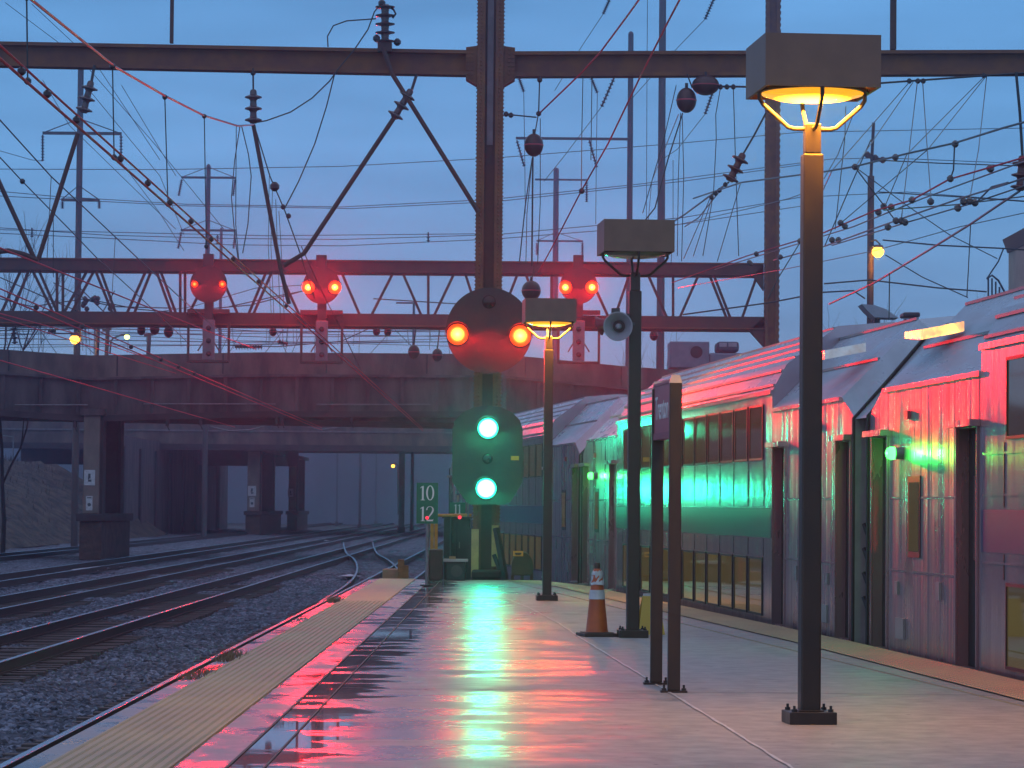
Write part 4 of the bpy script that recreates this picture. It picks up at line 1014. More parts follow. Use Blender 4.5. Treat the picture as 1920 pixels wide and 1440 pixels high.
    # doors, narrow window, marker light at each end
    for sgn, base in ((1, 0), (-1, CL)):
        U = lambda e: base + sgn * e
        for (e0, e1) in ((.30, .95), (4.32, 5.0)):
            m = MB(); m.box2((.10, U(e0 - .06), -.018), (.128, U(e1 + .06), 2.128)); dr = m.build('door', M['door'], t)
            m = MB()
            for e in (e0 - .10, e1 + .063): m.box2((-.02, U(e), -.02), (-.002, U(e + .035), 2.14))
            m.build('door_jamb', M['steel_end'], dr)
            m = MB(); m.box2((-.10, U(e0 - .15), 2.14), (.0, U(e1 + .15), 2.20)); m.build('door_hood', M['steel_end'], dr)
            m = MB(); m.box2((-.09, U(e0 - .1), -.08), (.0, U(e1 + .1), -.04)); m.build('door_sill', M['galv'], dr)
            m = MB(); m.box2((.092, U(e0 + .18), .95), (.099, U(e1 - .18), 1.7)); m.build('door_window', M['dark_void'], dr)
        m = MB(); m.box2((-.010, U(2.05), .93), (.003, U(2.62), 1.72)); w = m.build('window', M['rubber'], t)
        m = MB(); m.box2((-.013, U(2.11), .99), (-.009, U(2.56), 1.66)); m.build('pane', M['glass'], w)
        for ea, eb, za, zb in ((1.45, 1.6, .55, .68), (3.4, 3.55, .55, .72), (1.5, 1.9, .12, .32)): m = MB(); m.box2((-.02, U(ea), za), (.0, U(eb), zb)); m.build('access_hatch', M['grey'], t)
        m = MB(); m.box2((-.006, EL * 0 + U(1.15), .78), (.003, U(4.2), .80)); m.box2((-.006, U(1.15), 1.50), (.003, U(4.2), 1.52)); m.build('belt_rail', M['steel'], ep)
        # marker lamp bracket + lens
        if (which in 'A' and sgn < 0) or (which == 'B' and sgn < 0):
            e = 1.75 if which == 'A' else 2.3
            m = MB(); m.lathe((-.0, U(e), 1.95), (-1, 0, 0), [(.06, 0), (.06, .05), (.05, .08)], 16); mk = m.build('marker_lamp', M['galv'], t)
            m = MB(); m.lathe((-.08, U(e), 1.95), (-1, 0, 0), [(.062, 0), (.066, .04), (.05, .075), (.02, .09), (.002, .092)], 18); m.build('marker_lens', M['green_marker'], mk, origin=(-.10, U(e), 1.95))
            l = light('POINT', (-.26, U(e) , 1.95), 20, (.04, 1, .08), .04); l.parent = t
        # plum block painting in a red reflection
        m = MB(); m.box2((-.035, U(2.0), 2.28), (.0, U(2.14), 2.36)); m.build('red_reflection_block', M['red_glow'] if False else M['plum'], t)
    # jumper cables and diaphragm on the near end wall
    m = MB()
    for k in range(4):
        z = .35 + k * .26; m.tube([(.10, -.02, z + .1), (.12, -.10, z), (.14, -.12, z - .06), (.18, -.03, z - .12)], .03, 6)
    m.build('jumper_cables', M['rubber'], t)
    m = MB(); m.box2((.9, -.30, -.1), (Wd - .9, .0, 2.3)); m.build('diaphragm', M['grey'], t)
    m = MB(); m.box2((.32, -.05, .9), (.36, .0, 1.6)); m.build('grab_iron', M['galv'], t)
    m = MB(); m.box2((.25, .4, ZG + .25), (Wd - .25, CL - .4, ZB)); m.build('underframe', M['rubber'], t)
    return t
M['roof_rib'] = mat('roof_rib', (.26, .28, .31), .55, 0)
M['stripe_b'] = mat('grey_blue_stripe', (.045, .042, .06), .32)
def car_near_from_far(far, s): n = math.hypot(1, s); return (far[0] + s / n * CL, far[1] - 1 / n * CL)
CARS = []
CARS += [make_car(car_near_from_far((3.73, 33.4), .08), .08, 'stainless bilevel coach nearest the camera, with a blue stripe', 'A')]
CARS += [make_car((3.69, 34.35), .091, 'middle bilevel coach, its side lit red and green by the signals', 'B')]
make_car((1.31, 60.65), .115, 'farthest bilevel coach, disappearing behind the green signal', 'C')
GLINT_STEEL = mat('polished_glint_plate', (.75, .68, .62), .10, 1, (.55, .45, .38), 6, (1, 1, 1), .2, .12, 9, .006)
def glint_plate(car, px0, py0, px1, py1, Y, h):  # added polished plates, tilted to mirror the near lamp as a highlight
    bpy.context.view_layer.update(); inv = car.matrix_world.inverted()
    a, b = at(px0, py0, Y), at(px1, py1, Y)
    nrm = Vector((-.175, -.98, .017)).normalized(); a.y = Y; b.y = Y - (b.x - a.x) * .175 / .98
    up = Vector((0, .017, 1)).normalized() * h; back = Vector((-.05, .9, .06))
    m = MB(); m.add([inv @ q for q in (a, b, b + up, a + up, a + back, b + back, b + back + up * .6, a + back + up * .6)], [(0, 1, 2, 3), (7, 6, 5, 4), (3, 2, 6, 7), (0, 4, 5, 1), (0, 3, 7, 4), (1, 5, 6, 2)])
    m.build('glint_plate', GLINT_STEEL, car)
glint_plate(CARS[0], 1727, 637, 1806, 622, 31.2, .10)
glint_plate(CARS[1], 1546, 674, 1622, 660, 35.6, .10)
# track under the train
tr = thing('railway_track', 'track under the standing train, mostly hidden', 'track', group='railway tracks beside the platform')
s = MB(); 
for off in (.75, 2.25): s.bar((5.9 + off, 7, ZR - .1), (3.7 + off, 34, ZR - .1), .07, .16); s.bar((3.7 + off, 34, ZR - .1), (-1.8 + off, 88, ZR - .1), .07, .16)
s.build('rail', M['rail_side'], tr)

# ================================================================ OVERHEAD LINE
def wire(parent, name, pts, r=.010, m='wire', n=5):
    s = MB(); s.tube([q if isinstance(q, Vector) else at(*q) for q in pts], r, n, True); return s.build(name, M[m], parent)
def sag(a, b, drop, n=14):
    a, b = Vector(a), Vector(b); return [a.lerp(b, i / n) - Vector((0, 0, drop * 4 * (i / n) * (1 - i / n))) for i in range(n + 1)]
def beads(parent, name, pts, r, m='wire'):
    for q in pts:
        p_ = at(*q) if not isinstance(q, Vector) else q
        s = MB(); s.lathe(p_ - Vector((0, 0, r)), (0, 0, 1), [(r * .4, 0), (r, r * .6), (r, r * 1.4), (r * .4, 2 * r)], 8); s.build(name, M[m], parent)
def insul(parent, p0, p1, n, r, m='porcelain', name='insulator', core=None):
    """stack of sheds between two points"""
    p0, p1 = Vector(p0), Vector(p1); L = (p1 - p0).length; st = L / n; prof = [(r * .25, 0)]
    for k in range(n):
        z = k * st; prof += [(r * .38, z + st * .12), (r * .42, z + st * .45), (r * .98, z + st * .62), (r, z + st * .72), (r * .5, z + st * .84), (r * .38, z + st * .97)]
    prof.append((r * .2, L)); s = MB(); s.lathe(p0, p1 - p0, prof, 16); return s.build(name, M[m], parent)
GX = GY - .02
t = thing('overhead_line', 'red-lit contact wire pair with droppers over the platform track', 'overhead wire')
X1, Z1 = -3.9, 4.75
wire(t, 'contact_wire', [(X1, y, Z1) for y in (10, 61, 141)] and [Vector((X1, 10, Z1)), Vector((X1, 61, Z1)), Vector((X1, 141, Z1 - .1))], .013, 'red_lit_wire')
wire(t, 'auxiliary_wire', [Vector((X1, 10, Z1 + .10)), Vector((X1, 61, Z1 + .09)), Vector((X1, 141, Z1))], .011, 'red_lit_wire')
beads(t, 'wire_clip', [Vector((X1, y, Z1 + .05)) for y in (25.2, 26.6, 28.4, 31.6, 34, 36.2, 38.6, 41.2, 44.5, 49, 55)], .035, 'disc_ins')
ms = [(-120, -140, 21.8), (60, 0, 26.2), (215, 125, 31.6), (310, 180, 36.3), (383, 217, 41), (445, 236, 46), (475, 234, GX)]
wire(t, 'messenger_wire', ms, .014)
for (x, y0, x1, y1, Y) in ((50, -8, 52, 152, 25.9), (211, 122, 214, 295, 31.5), (309, 180, 315, 383, 36.3), (383, 216, 387, 462, 41)):
    wire(t, 'dropper', [(x, y0, Y), (x1, y1, Y)], .007); beads(t, 'dropper_clamp', [(x1, y1, Y), (x, y0 + 2, Y)], .03)
wire(t, 'hanging_loop', [(450, 236, 60), (440, 300, 60), (434, 370, 60), (440, 440, 60), (447, 490, 60)], .010)
wire(t, 'hanging_loop', [(453, 236, 60), (466, 290, 60), (471, 330, 60), (465, 420, 60), (455, 475, 60)], .010)
wire(t, 'hanging_loop', [(443, 236, 60), (442, 420, 60), (448, 490, 60)], .008)
t = thing('suspension_insulator', 'upright three-shed insulator hanging from the beam over the platform track', 'insulator', group='insulators under the gantry beam')
wire(t, 'hanger', [(474.5, 128, GX), (475, 172, GX)], .018); insul(t, at(475, 168, GX), at(475, 232, GX), 3, .165)
beads(t, 'hanger_eye', [(474.5, 137, GX)], .05)
t = thing('steady_arm', 'slanting steel arm below the upright insulator', 'steady arm')
wire(t, 'arm', [(475, 234, GX), (524, 495, GX), (542, 570, GX)], .04, 'rust_dark', 8)
wire(t, 'stay', [(480, 245, GX), (506, 330, GX), (534, 395, GX), (563, 475, GX), (590, 560, GX)], .012)
beads(t, 'turnbuckle', [(515, 350, GX)], .09, 'disc_ins'); beads(t, 'stay_clip', [(531, 388, GX), (541, 405, GX)], .05, 'disc_ins')
for k, x in enumerate((503, 508, 520, 527)): wire(t, 'hanging_loop', [(505 + k * 6, 330 + k * 22, GX + .5), (x, 460, GX + .5), (x + 6, 600, GX + .5)], .006)
t = thing('pull_off_insulator', 'tilted three-shed insulator and long rod beside the diagonal brace', 'insulator', group='insulators under the gantry beam')
wire(t, 'hanger', [(781, 140, GX), (772, 168, GX)], .03); insul(t, at(771, 168, GX), at(738, 222, GX), 3, .165)
wire(t, 'pull_rod', [(738, 222, GX), (570, 475, GX), (532, 498, GX)], .045, 'rust_dark', 8)
t = thing('post_insulator', 'tall ribbed insulator standing on top of the gantry beam with looping leads', 'insulator')
insul(t, at(722, 88, GX), at(722, 8, GX), 5, .19)
s = MB(); s.box2(tuple(at(708, 78, GX - .1)), tuple(at(735, 100, GX + .2))); s.build('mounting_bracket', M['rust_dark'], t)
wire(t, 'lead', [(615, 88, GX), (614, 68, GX), (625, 48, GX), (650, 39, GX), (705, 35, GX)], .014)
wire(t, 'lead', [(716, 5, GX), (702, 22, GX), (690, 55, GX), (665, 92, GX), (632, 132, GX), (618, 152, GX), (585, 184, GX), (545, 210, GX), (500, 226, GX), (478, 230, GX)], .014)
wire(t, 'lead', [(628, 136, GX + .1), (612, 200, GX + .1), (590, 270, GX + .1), (560, 340, GX + .1), (535, 388, GX + .1)], .013)
wire(t, 'lead', [(724, 10, GX), (738, 18, GX), (742, 26, GX), (736, 34, GX)], .02); beads(t, 'cap_fitting', [(716, 6, GX), (745, 79, GX), (706, 72, GX)], .07)
# left-hand pair over the second track
t = thing('suspension_insulator', 'leaning three-shed insulator in front of the tall left pole', 'insulator', group='insulators under the gantry beam')
wire(t, 'hanger', [(177, 122, GX), (171, 155, GX)], .03); insul(t, at(171, 152, GX), at(156, 212, GX), 3, .165)
t = thing('steady_arm', 'V of two steel rods meeting above the truss near the tall left pole', 'steady arm')
wire(t, 'arm', [(146, 250, GX), (72, 486, GX)], .045, 'rust_dark', 8); wire(t, 'arm', [(-20, 300, GX), (0, 345, GX), (66, 488, GX)], .045, 'rust_dark', 8)
wire(t, 'arm', [(-20, 474, GX), (15, 470, GX), (45, 477, GX), (72, 488, GX)], .05, 'rust_dark', 8)
t = thing('overhead_line', 'pinkish contact wires sloping over the second track', 'overhead wire')
X2 = -8.35
wire(t, 'contact_wire', [Vector((X2, 40, Z1)), Vector((X2, 141, Z1 - .1))], .015, 'red_lit_wire'); wire(t, 'auxiliary_wire', [Vector((X2, 40, Z1 + .12)), Vector((X2, 141, Z1))], .013, 'red_lit_wire')
wire(t, 'messenger_wire', [(-20, 455, 51), (0, 465, 52), (200, 545, 66), (400, 625, 90), (480, 655, 105)], .016, 'red_lit_wire')
beads(t, 'wire_clip', [Vector((X2, y, Z1 + .05)) for y in (56, 62, 70, 76, 80, 84)], .05, 'disc_ins')
t = thing('overhead_line', 'faint wires low over the third track at the picture edge', 'overhead wire')
wire(t, 'contact_wire', [Vector((-12.2, 60, Z1)), Vector((-12.2, 141, Z1))], .016, 'red_lit_wire'); wire(t, 'messenger_wire', [(-30, 585, 75), (0, 595, 77), (200, 660, 97), (330, 700, 120)], .015, 'red_lit_wire')
wire(t, 'auxiliary_wire', [(-30, 578, 75), (0, 588, 77), (140, 625, 90), (330, 690, 120)], .015, 'red_lit_wire')
t = thing('feeder_cable', 'dark sagging feeder wire with droppers, uppermost at the left edge', 'cable')
wire(t, 'cable', [(-30, 195, 54), (0, 225, 56), (96, 331, 63), (180, 410, 70), (256, 482, 77), (340, 560, 88), (420, 628, 102)], .014)
for (x, y0, y1, Y) in ((96, 331, 490, 63), (216, 446, 590, 73)): wire(t, 'dropper', [(x, y0, Y), (x - 8, y1, Y)], .008)
t = thing('feeder_cable', 'thinner dark wire running below the uppermost feeder at the left edge', 'cable')
wire(t, 'cable', [(-30, 262, 54), (0, 295, 56), (42, 340, 59), (140, 440, 67), (180, 482, 71), (260, 555, 80), (350, 640, 92)], .012); beads(t, 'wire_clip', [(42, 340, 59)], .05)
for (x, y0, y1, Y) in ((42 + 58, 400, 520, 64),): wire(t, 'dropper', [(x, y0, Y), (x, y1, Y)], .008)
t = thing('guy_wire', 'thin pale wire falling from the middle red signal towards the overpass', 'wire')
wire(t, 'wire', [(565, 462, 110), (600, 540, 112), (640, 618, 114), (680, 700, 118)], .018)
# right of the column
t = thing('bridle_wire', 'pinkish wire slanting up from the round insulator by the column', 'wire')
wire(t, 'wire', [(1212, -20, 45), (1180, 25, 48), (1128, 95, 53), (1092, 135, 57), (1012, 212, GX)], .016, 'red_lit_wire')
wire(t, 'hanger', [(1012, 142, GX), (1010, 210, GX)], .014); beads(t, 'hanger_eye', [(1012, 150, GX), (1010, 213, GX)], .05)
wire(t, 'side_stay', [(945, 214, GX), (1006, 220, GX)], .014); beads(t, 'stay_clip', [(949, 214, GX), (958, 216, GX)], .05)
t = thing('bridle_wire', 'long reddish wire slanting across the two thin poles right of the column', 'wire')
wire(t, 'wire', [(1290, -30, 45), (1252, 42, 48), (1200, 145, 53), (1140, 270, 58), (1090, 358, 64), (1040, 455, 72), (1010, 510, 80)], .016, 'red_lit_wire'); beads(t, 'wire_clip', [(1091, 358, 64)], .06, 'disc_ins')
def ball(px, py, rx, rz, Y, label, par=None, name='round_insulator'):
    c = at(px, py, Y); a, b = rx / ppm(Y), rz / ppm(Y)
    t = thing(name, label, 'insulator', group='round dark insulators')
    prof = [(a * math.sin(q), -b * math.cos(q)) for q in [math.pi * k / 14 for k in range(15)]]
    prof = [(max(x, .001) if abs(z) < b * .8 else x, z) for x, z in prof]
    s = MB(); s.lathe(c, (0, 0, 1), prof, 24); s.build('insulator_body', M['disc_ins'], t)
    s = MB(); s.lathe(c, (0, 0, 1), [(a * 1.0, -b * .06), (a * 1.04, -b * .03), (a * 1.04, b * .03), (a * 1.0, b * .06)], 24); s.build('insulator_rim', M['plum'], t)
    s = MB(); s.tube([c + Vector((0, 0, b * .9)), c + Vector((0, 0, b * 1.35))], .03, 8); s.build('cap_fitting', M['wire'], t)
    return t
t = ball(1001, 272, 18, 22, GX, 'round dark insulator hanging just right of the riveted column')
wire(t, 'hanger', [(1009, 216, GX), (1003, 250, GX)], .012); wire(t, 'lead', [(999, 294, GX), (998, 400, GX), (997, 500, GX)], .018)
wire(t, 'lead', [(998, 296, GX), (985, 385, GX), (974, 490, GX)], .012); wire(t, 'lead', [(1013, 222, GX), (1013, 380, GX), (1008, 495, GX)], .008); wire(t, 'lead', [(998, 296, GX), (988, 400, GX), (986, 495, GX)], .008)
t = ball(1287, 188, 19, 24, GX, 'round dark insulator beneath the beam, the lower of a touching pair')
wire(t, 'lead', [(1280, 212, GX), (1252, 300, GX), (1228, 390, GX), (1200, 425, GX)], .014); wire(t, 'lead', [(1276, 212, GX), (1272, 330, GX), (1270, 480, GX)], .008); wire(t, 'lead', [(1279, 212, GX), (1282, 330, GX), (1278, 490, GX)], .008)
t = ball(1323, 160, 26, 19, GX, 'round dark insulator beneath the beam, the upper and wider of a touching pair')
wire(t, 'hanger', [(1288, 138, GX), (1298, 165, GX)], .014)
t = ball(996, 545, 18, 19, 66, 'round dark insulator between the big signal and the truss')
wire(t, 'hanger', [(1001, 500, 66), (997, 530, 66)], .012); wire(t, 'lead', [(986, 560, 66), (980, 580, 66)], .03); wire(t, 'lead', [(1006, 560, 66), (1014, 582, 66)], .03)
for i, (px, py, rx, lab) in enumerate(((265, 619, 8, 'leftmost small round insulator of a cluster under the truss'), (290, 617, 9, 'middle small round insulator of a cluster under the truss'), (316, 622, 9, 'rightmost small round insulator of a cluster under the truss'), (512, 622, 7, 'small round insulator under the truss between two signals'),
                             (706, 621, 7, 'left one of two small round insulators under the truss'), (727, 622, 7, 'right one of two small round insulators under the truss'), (776, 660, 11, 'round insulator against the overpass parapet'), (820, 666, 10, 'round insulator against the parapet beside the big signal'), (1226, 629, 8, 'round insulator under the truss near the loudspeaker'))):
    t = ball(px, py, rx, rx * 1.25, BY + 2.0 + i * .3, lab)
    wire(t, 'hanger', [(px, py - rx, BY + 2 + i * .3), (px + 2, 604, BY + 2 + i * .3)] if py < 640 else [(px, py - rx, BY + 2 + i * .3), (px + 6, 600, BY + 2 + i * .3)], .025)
# catenary over the train: messenger, contacts, span wire and drop wires
RY = 48
t = thing('overhead_line', 'upper catenary cable with triangular clamps right of the near lamp', 'overhead wire')
wire(t, 'messenger_wire', [(1960, 218, 40), (1880, 240, 42), (1790, 268, 45), (1700, 288, 47), (1603, 312, 50), (1545, 322, 52), (1390, 342, 58), (1300, 372, 64)], .016)
wire(t, 'dropper', [(1790, 268, 45), (1788, 318, 45), (1782, 335, 45)], .012); beads(t, 'wire_clamp', [(1791, 270, 45), (1782, 335, 45), (1679, 295, 48), (1603, 313, 50)], .05, 'porcelain')
t = thing('overhead_line', 'twin contact wires dipping towards the signal bridge mast', 'overhead wire')
wire(t, 'contact_wire', [(1960, 280, 40), (1910, 298, 42), (1780, 336, 46), (1710, 375, 50), (1640, 395, 53), (1545, 436, 60), (1400, 480, 72), (1260, 530, 90)], .014, 'red_lit_wire')
wire(t, 'auxiliary_wire', [(1960, 290, 40), (1910, 306, 42), (1730, 372, 50), (1600, 425, 56), (1480, 462, 66), (1340, 505, 80)], .012)
beads(t, 'wire_clamp', [(1857, 316, 44), (1710, 375, 50), (1671, 388, 52), (1647, 398, 53), (1657, 387, 53), (1576, 418, 57), (1584, 424, 57), (1500, 452, 63), (1418, 476, 70), (1407, 494, 70)], .055, 'porcelain')
t = thing('overhead_line', 'lower contact wire with pairs of hanging clamps right of the near lamp', 'overhead wire')
wire(t, 'contact_wire', [(1960, 320, 42), (1884, 346, 44), (1800, 372, 47), (1690, 410, 51), (1545, 462, 59), (1450, 488, 68)], .014)
wire(t, 'auxiliary_wire', [(1930, 345, 44), (1820, 382, 47), (1700, 417, 51), (1560, 460, 58)], .012)
beads(t, 'wire_clamp', [(1745, 378, 49), (1796, 390, 47), (1807, 378, 47), (1818, 377, 47), (1828, 380, 47), (1680, 414, 51), (1690, 414, 51), (1697, 417, 51), (1560, 450, 58), (1572, 450, 58), (1665, 426, 52), (1463, 482, 66), (1405, 492, 70)], .055, 'porcelain')
t = thing('span_wire', 'cross wire strung under the gantry beam with long slanting drop wires', 'wire')
wire(t, 'span', [(1345, 162, GX), (1410, 163, GX), (1650, 156, GX), (1705, 152, GX), (1845, 142, GX), (1960, 134, GX)], .02)
for pts in ([(1705, 154, GX), (1560, 320, 54), (1500, 452, 63)], [(1712, 154, GX), (1604, 312, 50)], [(1720, 154, GX), (1704, 290, 55), (1690, 412, 51)], [(1730, 154, GX), (1738, 270, 54), (1746, 378, 49)], [(1845, 144, GX), (1700, 290, 54), (1660, 385, 53)],
            [(1848, 144, GX), (1740, 280, 54), (1577, 418, 57)], [(1850, 144, GX), (1835, 280, 52), (1818, 375, 47)], [(1351, 164, GX), (1342, 215, GX), (1343, 260, GX), (1338, 360, GX), (1318, 480, GX)], [(1375, 164, GX), (1379, 300, GX), (1385, 480, GX)],
            [(1605, 200, 58), (1571, 290, 57), (1545, 335, 56)], [(1586, 200, 58), (1584, 260, 57), (1566, 430, 56)]):
    wire(t, 'drop_wire', pts, .009)
beads(t, 'wire_clamp', [(1705, 152, GX), (1721, 152, GX), (1731, 152, GX), (1845, 142, GX), (1351, 163, GX), (1375, 163, GX), (1363, 163, GX)], .05)
t = thing('pull_off_insulator', 'reddish tilted insulator left of the near lamp post', 'insulator')
wire(t, 'pull_rod', [(1436, 212, GX), (1415, 252, GX), (1394, 288, GX)], .02); insul(t, at(1394, 288, GX), at(1367, 340, GX), 3, .17, 'porcelain_red')
wire(t, 'bridle', [(1366, 342, GX), (1330, 368, 63), (1284, 402, 66), (1255, 420, 68)], .018); wire(t, 'bridle', [(1350, 358, GX), (1310, 408, 64), (1284, 425, 66)], .012)
beads(t, 'wire_clamp', [(1360, 346, GX), (1349, 357, GX), (1342, 363, GX), (1334, 370, GX)], .045)
for (x0, y0, x1, y1) in ((1333, 368, 1282, 485), (1337, 365, 1300, 480), (1388, 345, 1345, 490)): wire(t, 'drop_wire', [(x0, y0, GX), (x1, y1, 66)], .009)
t = thing('pull_off_insulator', 'dark red insulator at the right picture edge with a long vertical rod', 'insulator')
wire(t, 'pull_rod', [(1905, 135, 46), (1912, 210, 46), (1917, 292, 46)], .022); insul(t, at(1917, 292, 46), at(1912, 358, 46), 3, .14, 'porcelain_red')
wire(t, 'bridle', [(1912, 358, 46), (1820, 420, 50), (1740, 470, 54), (1640, 530, 60), (1555, 570, 66)], .018)
wire(t, 'bridle', [(1890, 342, 46), (1860, 350, 47), (1835, 375, 48)], .014); wire(t, 'dropper', [(1820, 420, 50), (1816, 500, 50), (1813, 556, 50)], .009); wire(t, 'dropper', [(1668, 512, 58), (1667, 600, 58)], .012)
t = thing('cross_span', 'three thin wires crossing behind the street lamp pole', 'wire')
wire(t, 'wire', [(1655, 450, 120), (1760, 460, 120), (1885, 466, 120), (1940, 470, 120)], .03); wire(t, 'wire', [(1545, 532, 120), (1630, 525, 120), (1760, 540, 120), (1850, 547, 120)], .03)
wire(t, 'wire', [(1602, 312, 110), (1700, 385, 110), (1780, 440, 110), (1870, 485, 110)], .018); wire(t, 'wire', [(1660, 478, 110), (1730, 520, 110), (1815, 558, 110)], .02); wire(t, 'wire', [(1280, 590, 120), (1440, 568, 120), (1545, 548, 120), (1600, 545, 120), (1622, 560, 120)], .03)

for pts in ([(1603, 313, 50), (1640, 362, 52), (1677, 411, 53)], [(1657, 394, 52), (1790, 384, 50), (1940, 366, 48)], [(1647, 360, 56), (1780, 368, 56), (1940, 379, 56)], [(1633, 262, 58), (1590, 360, 58), (1546, 462, 60)],
            [(1545, 348, 70), (1480, 372, 74), (1400, 392, 80), (1255, 425, 95)], [(1640, 300, 60), (1760, 306, 60), (1940, 312, 60)], [(1500, 455, 63), (1460, 520, 63), (1440, 560, 63)], [(1940, 395, 70), (1800, 425, 74), (1640, 470, 80), (1470, 505, 90), (1270, 540, 110)]):
    wire(t, 'wire', pts, .011)
for pts in ([(1093, 143, GX), (1091, 250, GX), (1090, 358, 64)], [(1268, 160, GX), (1245, 260, GX), (1205, 400, GX)], [(1110, 142, GX), (1108, 300, GX)], [(1262, 300, 90), (1262, 420, 90), (1258, 500, 90)], [(1215, 420, 90), (1222, 340, 90), (1272, 215, GX)]):
    wire(t, 'drop_wire', pts, .009)
t = thing('distant_catenary', 'web of thin far wires and droppers seen between truss and overpass', 'overhead wire')
rnd = random.Random(11)
for k, (y0, y1, r_) in enumerate(((612, 622, .03), (626, 618, .025), (634, 641, .03), (646, 640, .022), (618, 650, .02), (652, 634, .02))):
    wire(t, 'line_wire', [(-30, y0, 215), (420, (y0 + y1) / 2 + 4, 215), (880, y1, 215)], r_)
for k in range(44):
    x = rnd.uniform(0, 840); wire(t, 'dropper', [(x, 608, 214), (x + rnd.uniform(-5, 5), rnd.uniform(640, 668), 214)], .018)
for k in range(10):
    x = rnd.uniform(20, 800); wire(t, 'stay', [(x, 618, 213), (x + rnd.choice((-1, 1)) * rnd.uniform(20, 50), 664, 213)], .022)
t = thing('distant_catenary', 'tangled wires inside the truss left of the leftmost signal', 'overhead wire')
for pts in ([(-20, 555), (60, 575), (160, 560), (260, 580), (350, 588)], [(100, 530), (170, 565), (215, 575), (330, 578)], [(0, 520), (90, 560), (150, 585)], [(150, 540), (200, 590)], [(215, 545), (190, 590)], [(430, 575), (520, 555), (640, 532)], [(380, 580), (470, 572), (560, 548)], [(700, 560), (860, 570)]):
    wire(t, 'wire', [(x, y, 140) for x, y in pts], .025)
beads(t, 'wire_clamp', [(rnd.uniform(155, 215), rnd.uniform(558, 580), 140) for k in range(16)], .11)
t = thing('power_line', 'thin slanting transmission wires crossing the upper left sky', 'power line', group='power lines across the sky')
for pts in ([(10, 5), (150, 110), (290, 270), (420, 430)], [(60, 8), (180, 120), (300, 300)], [(80, 150), (130, 235), (330, 430)], [(160, 160), (300, 330), (345, 440)], [(228, 160), (330, 330)], [(228, 305), (300, 400), (345, 470)], [(-10, 280), (60, 300), (80, 302)]):
    wire(t, 'line_wire', [(x, y, 176) for x, y in pts], .018)
# ================================================================ POWER LINES AND POLES
def pylon(label, px, y_top, Y, w, arms, cat='power pole', y_bot=None):
    t = thing('power_pole', label, cat, group='power line poles behind the overpass')
    A, B = at(px - w / 2, y_top, Y), at(px + w / 2, y_top, Y); xc = (A.x + B.x) / 2; r = (B.x - A.x) / 2
    s = MB(); s.tube([(xc, Y, ZG), (xc, Y, A.z)], [r * 1.15, r * .92], 10); s.build('pole', M['pole'], t)
    s = MB(); s.lathe((xc, Y, A.z), (0, 0, 1), [(r * .95, 0), (r * .7, .12), (.01, .2)], 10); s.build('pole_cap', M['pole'], t)
    for (x0, x1, py, strings) in arms:
        a, b = at(x0, py, Y - r), at(x1, py, Y - r); b.z = a.z = (a.z + b.z) / 2 
        s = MB(); s.bar(a, b, .16, .16); am = s.build('crossarm', M['pole'], t)
        for (sx, dx, ln) in strings:
            insul(am, at(sx, py + 3, Y - r), at(sx + dx, py + ln, Y - r), 9, .11 * Y / 170, 'wire', 'insulator_string')
        if strings and len(strings) > 1 and x0 < px < x1:
            s = MB(); s.tube([a, (xc, Y - r, a.z + .8), b], .03, 5); s.build('tie_rod', M['wire'], am)
    return t
pylon('tall pole at the far left with two crossarms and hanging insulators', 152, 100, 175, 12, [(80, 228, 250, [(80, 0, 52), (227, 0, 55)]), (115, 187, 375, [(117, 0, 16), (186, 0, 16)])])
pylon('shorter pole above the leftmost red signal with hanging insulators', 391, 312, 240, 9, [(340, 442, 333, [(341, -6, 34), (441, -4, 34)]), (339, 442, 432, [(340, -6, 34), (441, -3, 34)])])
pylon('hazy thin pole just right of the leftmost red signal', 415, 430, 310, 6, [])
pylon('tall pole behind the unlit lamp with one long crossarm', 1183, 64, 205, 11, [(967, 1183, 260, [(969, 14, 52), (1105, 14, 54)])])
pylon('tallest pole right of the unlit lamp, rising out of the picture', 1243, -60, 180, 14, [])
pylon('hazy pole left of the unlit lamp with a narrow crossarm', 1043, 318, 290, 11, [(1003, 1101, 337, [(1100, 0, 42)]), (1006, 1093, 452, [(1007, 0, 26), (1092, 0, 28)])])
pylon('thin hazy pole seen through the truss left of the big signal', 776, 570, 300, 5, [(743, 776, 568, [])])
for (px, yt, yb, Y, lab) in ((182, 610, 662, 170, 'leaning stub mast beside the amber street lamp'), (200, 615, 662, 172, 'slim leaning mast right of the stub mast'), (278, 625, 662, 172, 'short mast under the cluster of round insulators')):
    t = thing('lineside_mast', lab, 'mast'); s = MB(); s.tube([at(px - 2, yb + 40, Y), at(px + 2, yt, Y)], .11, 8); s.build('mast', M['pole'], t); s = MB(); s.bar(at(px - 8, yt + 4, Y), at(px + 9, yt + 2, Y), .12, .12); s.build('crossarm', M['pole'], t)
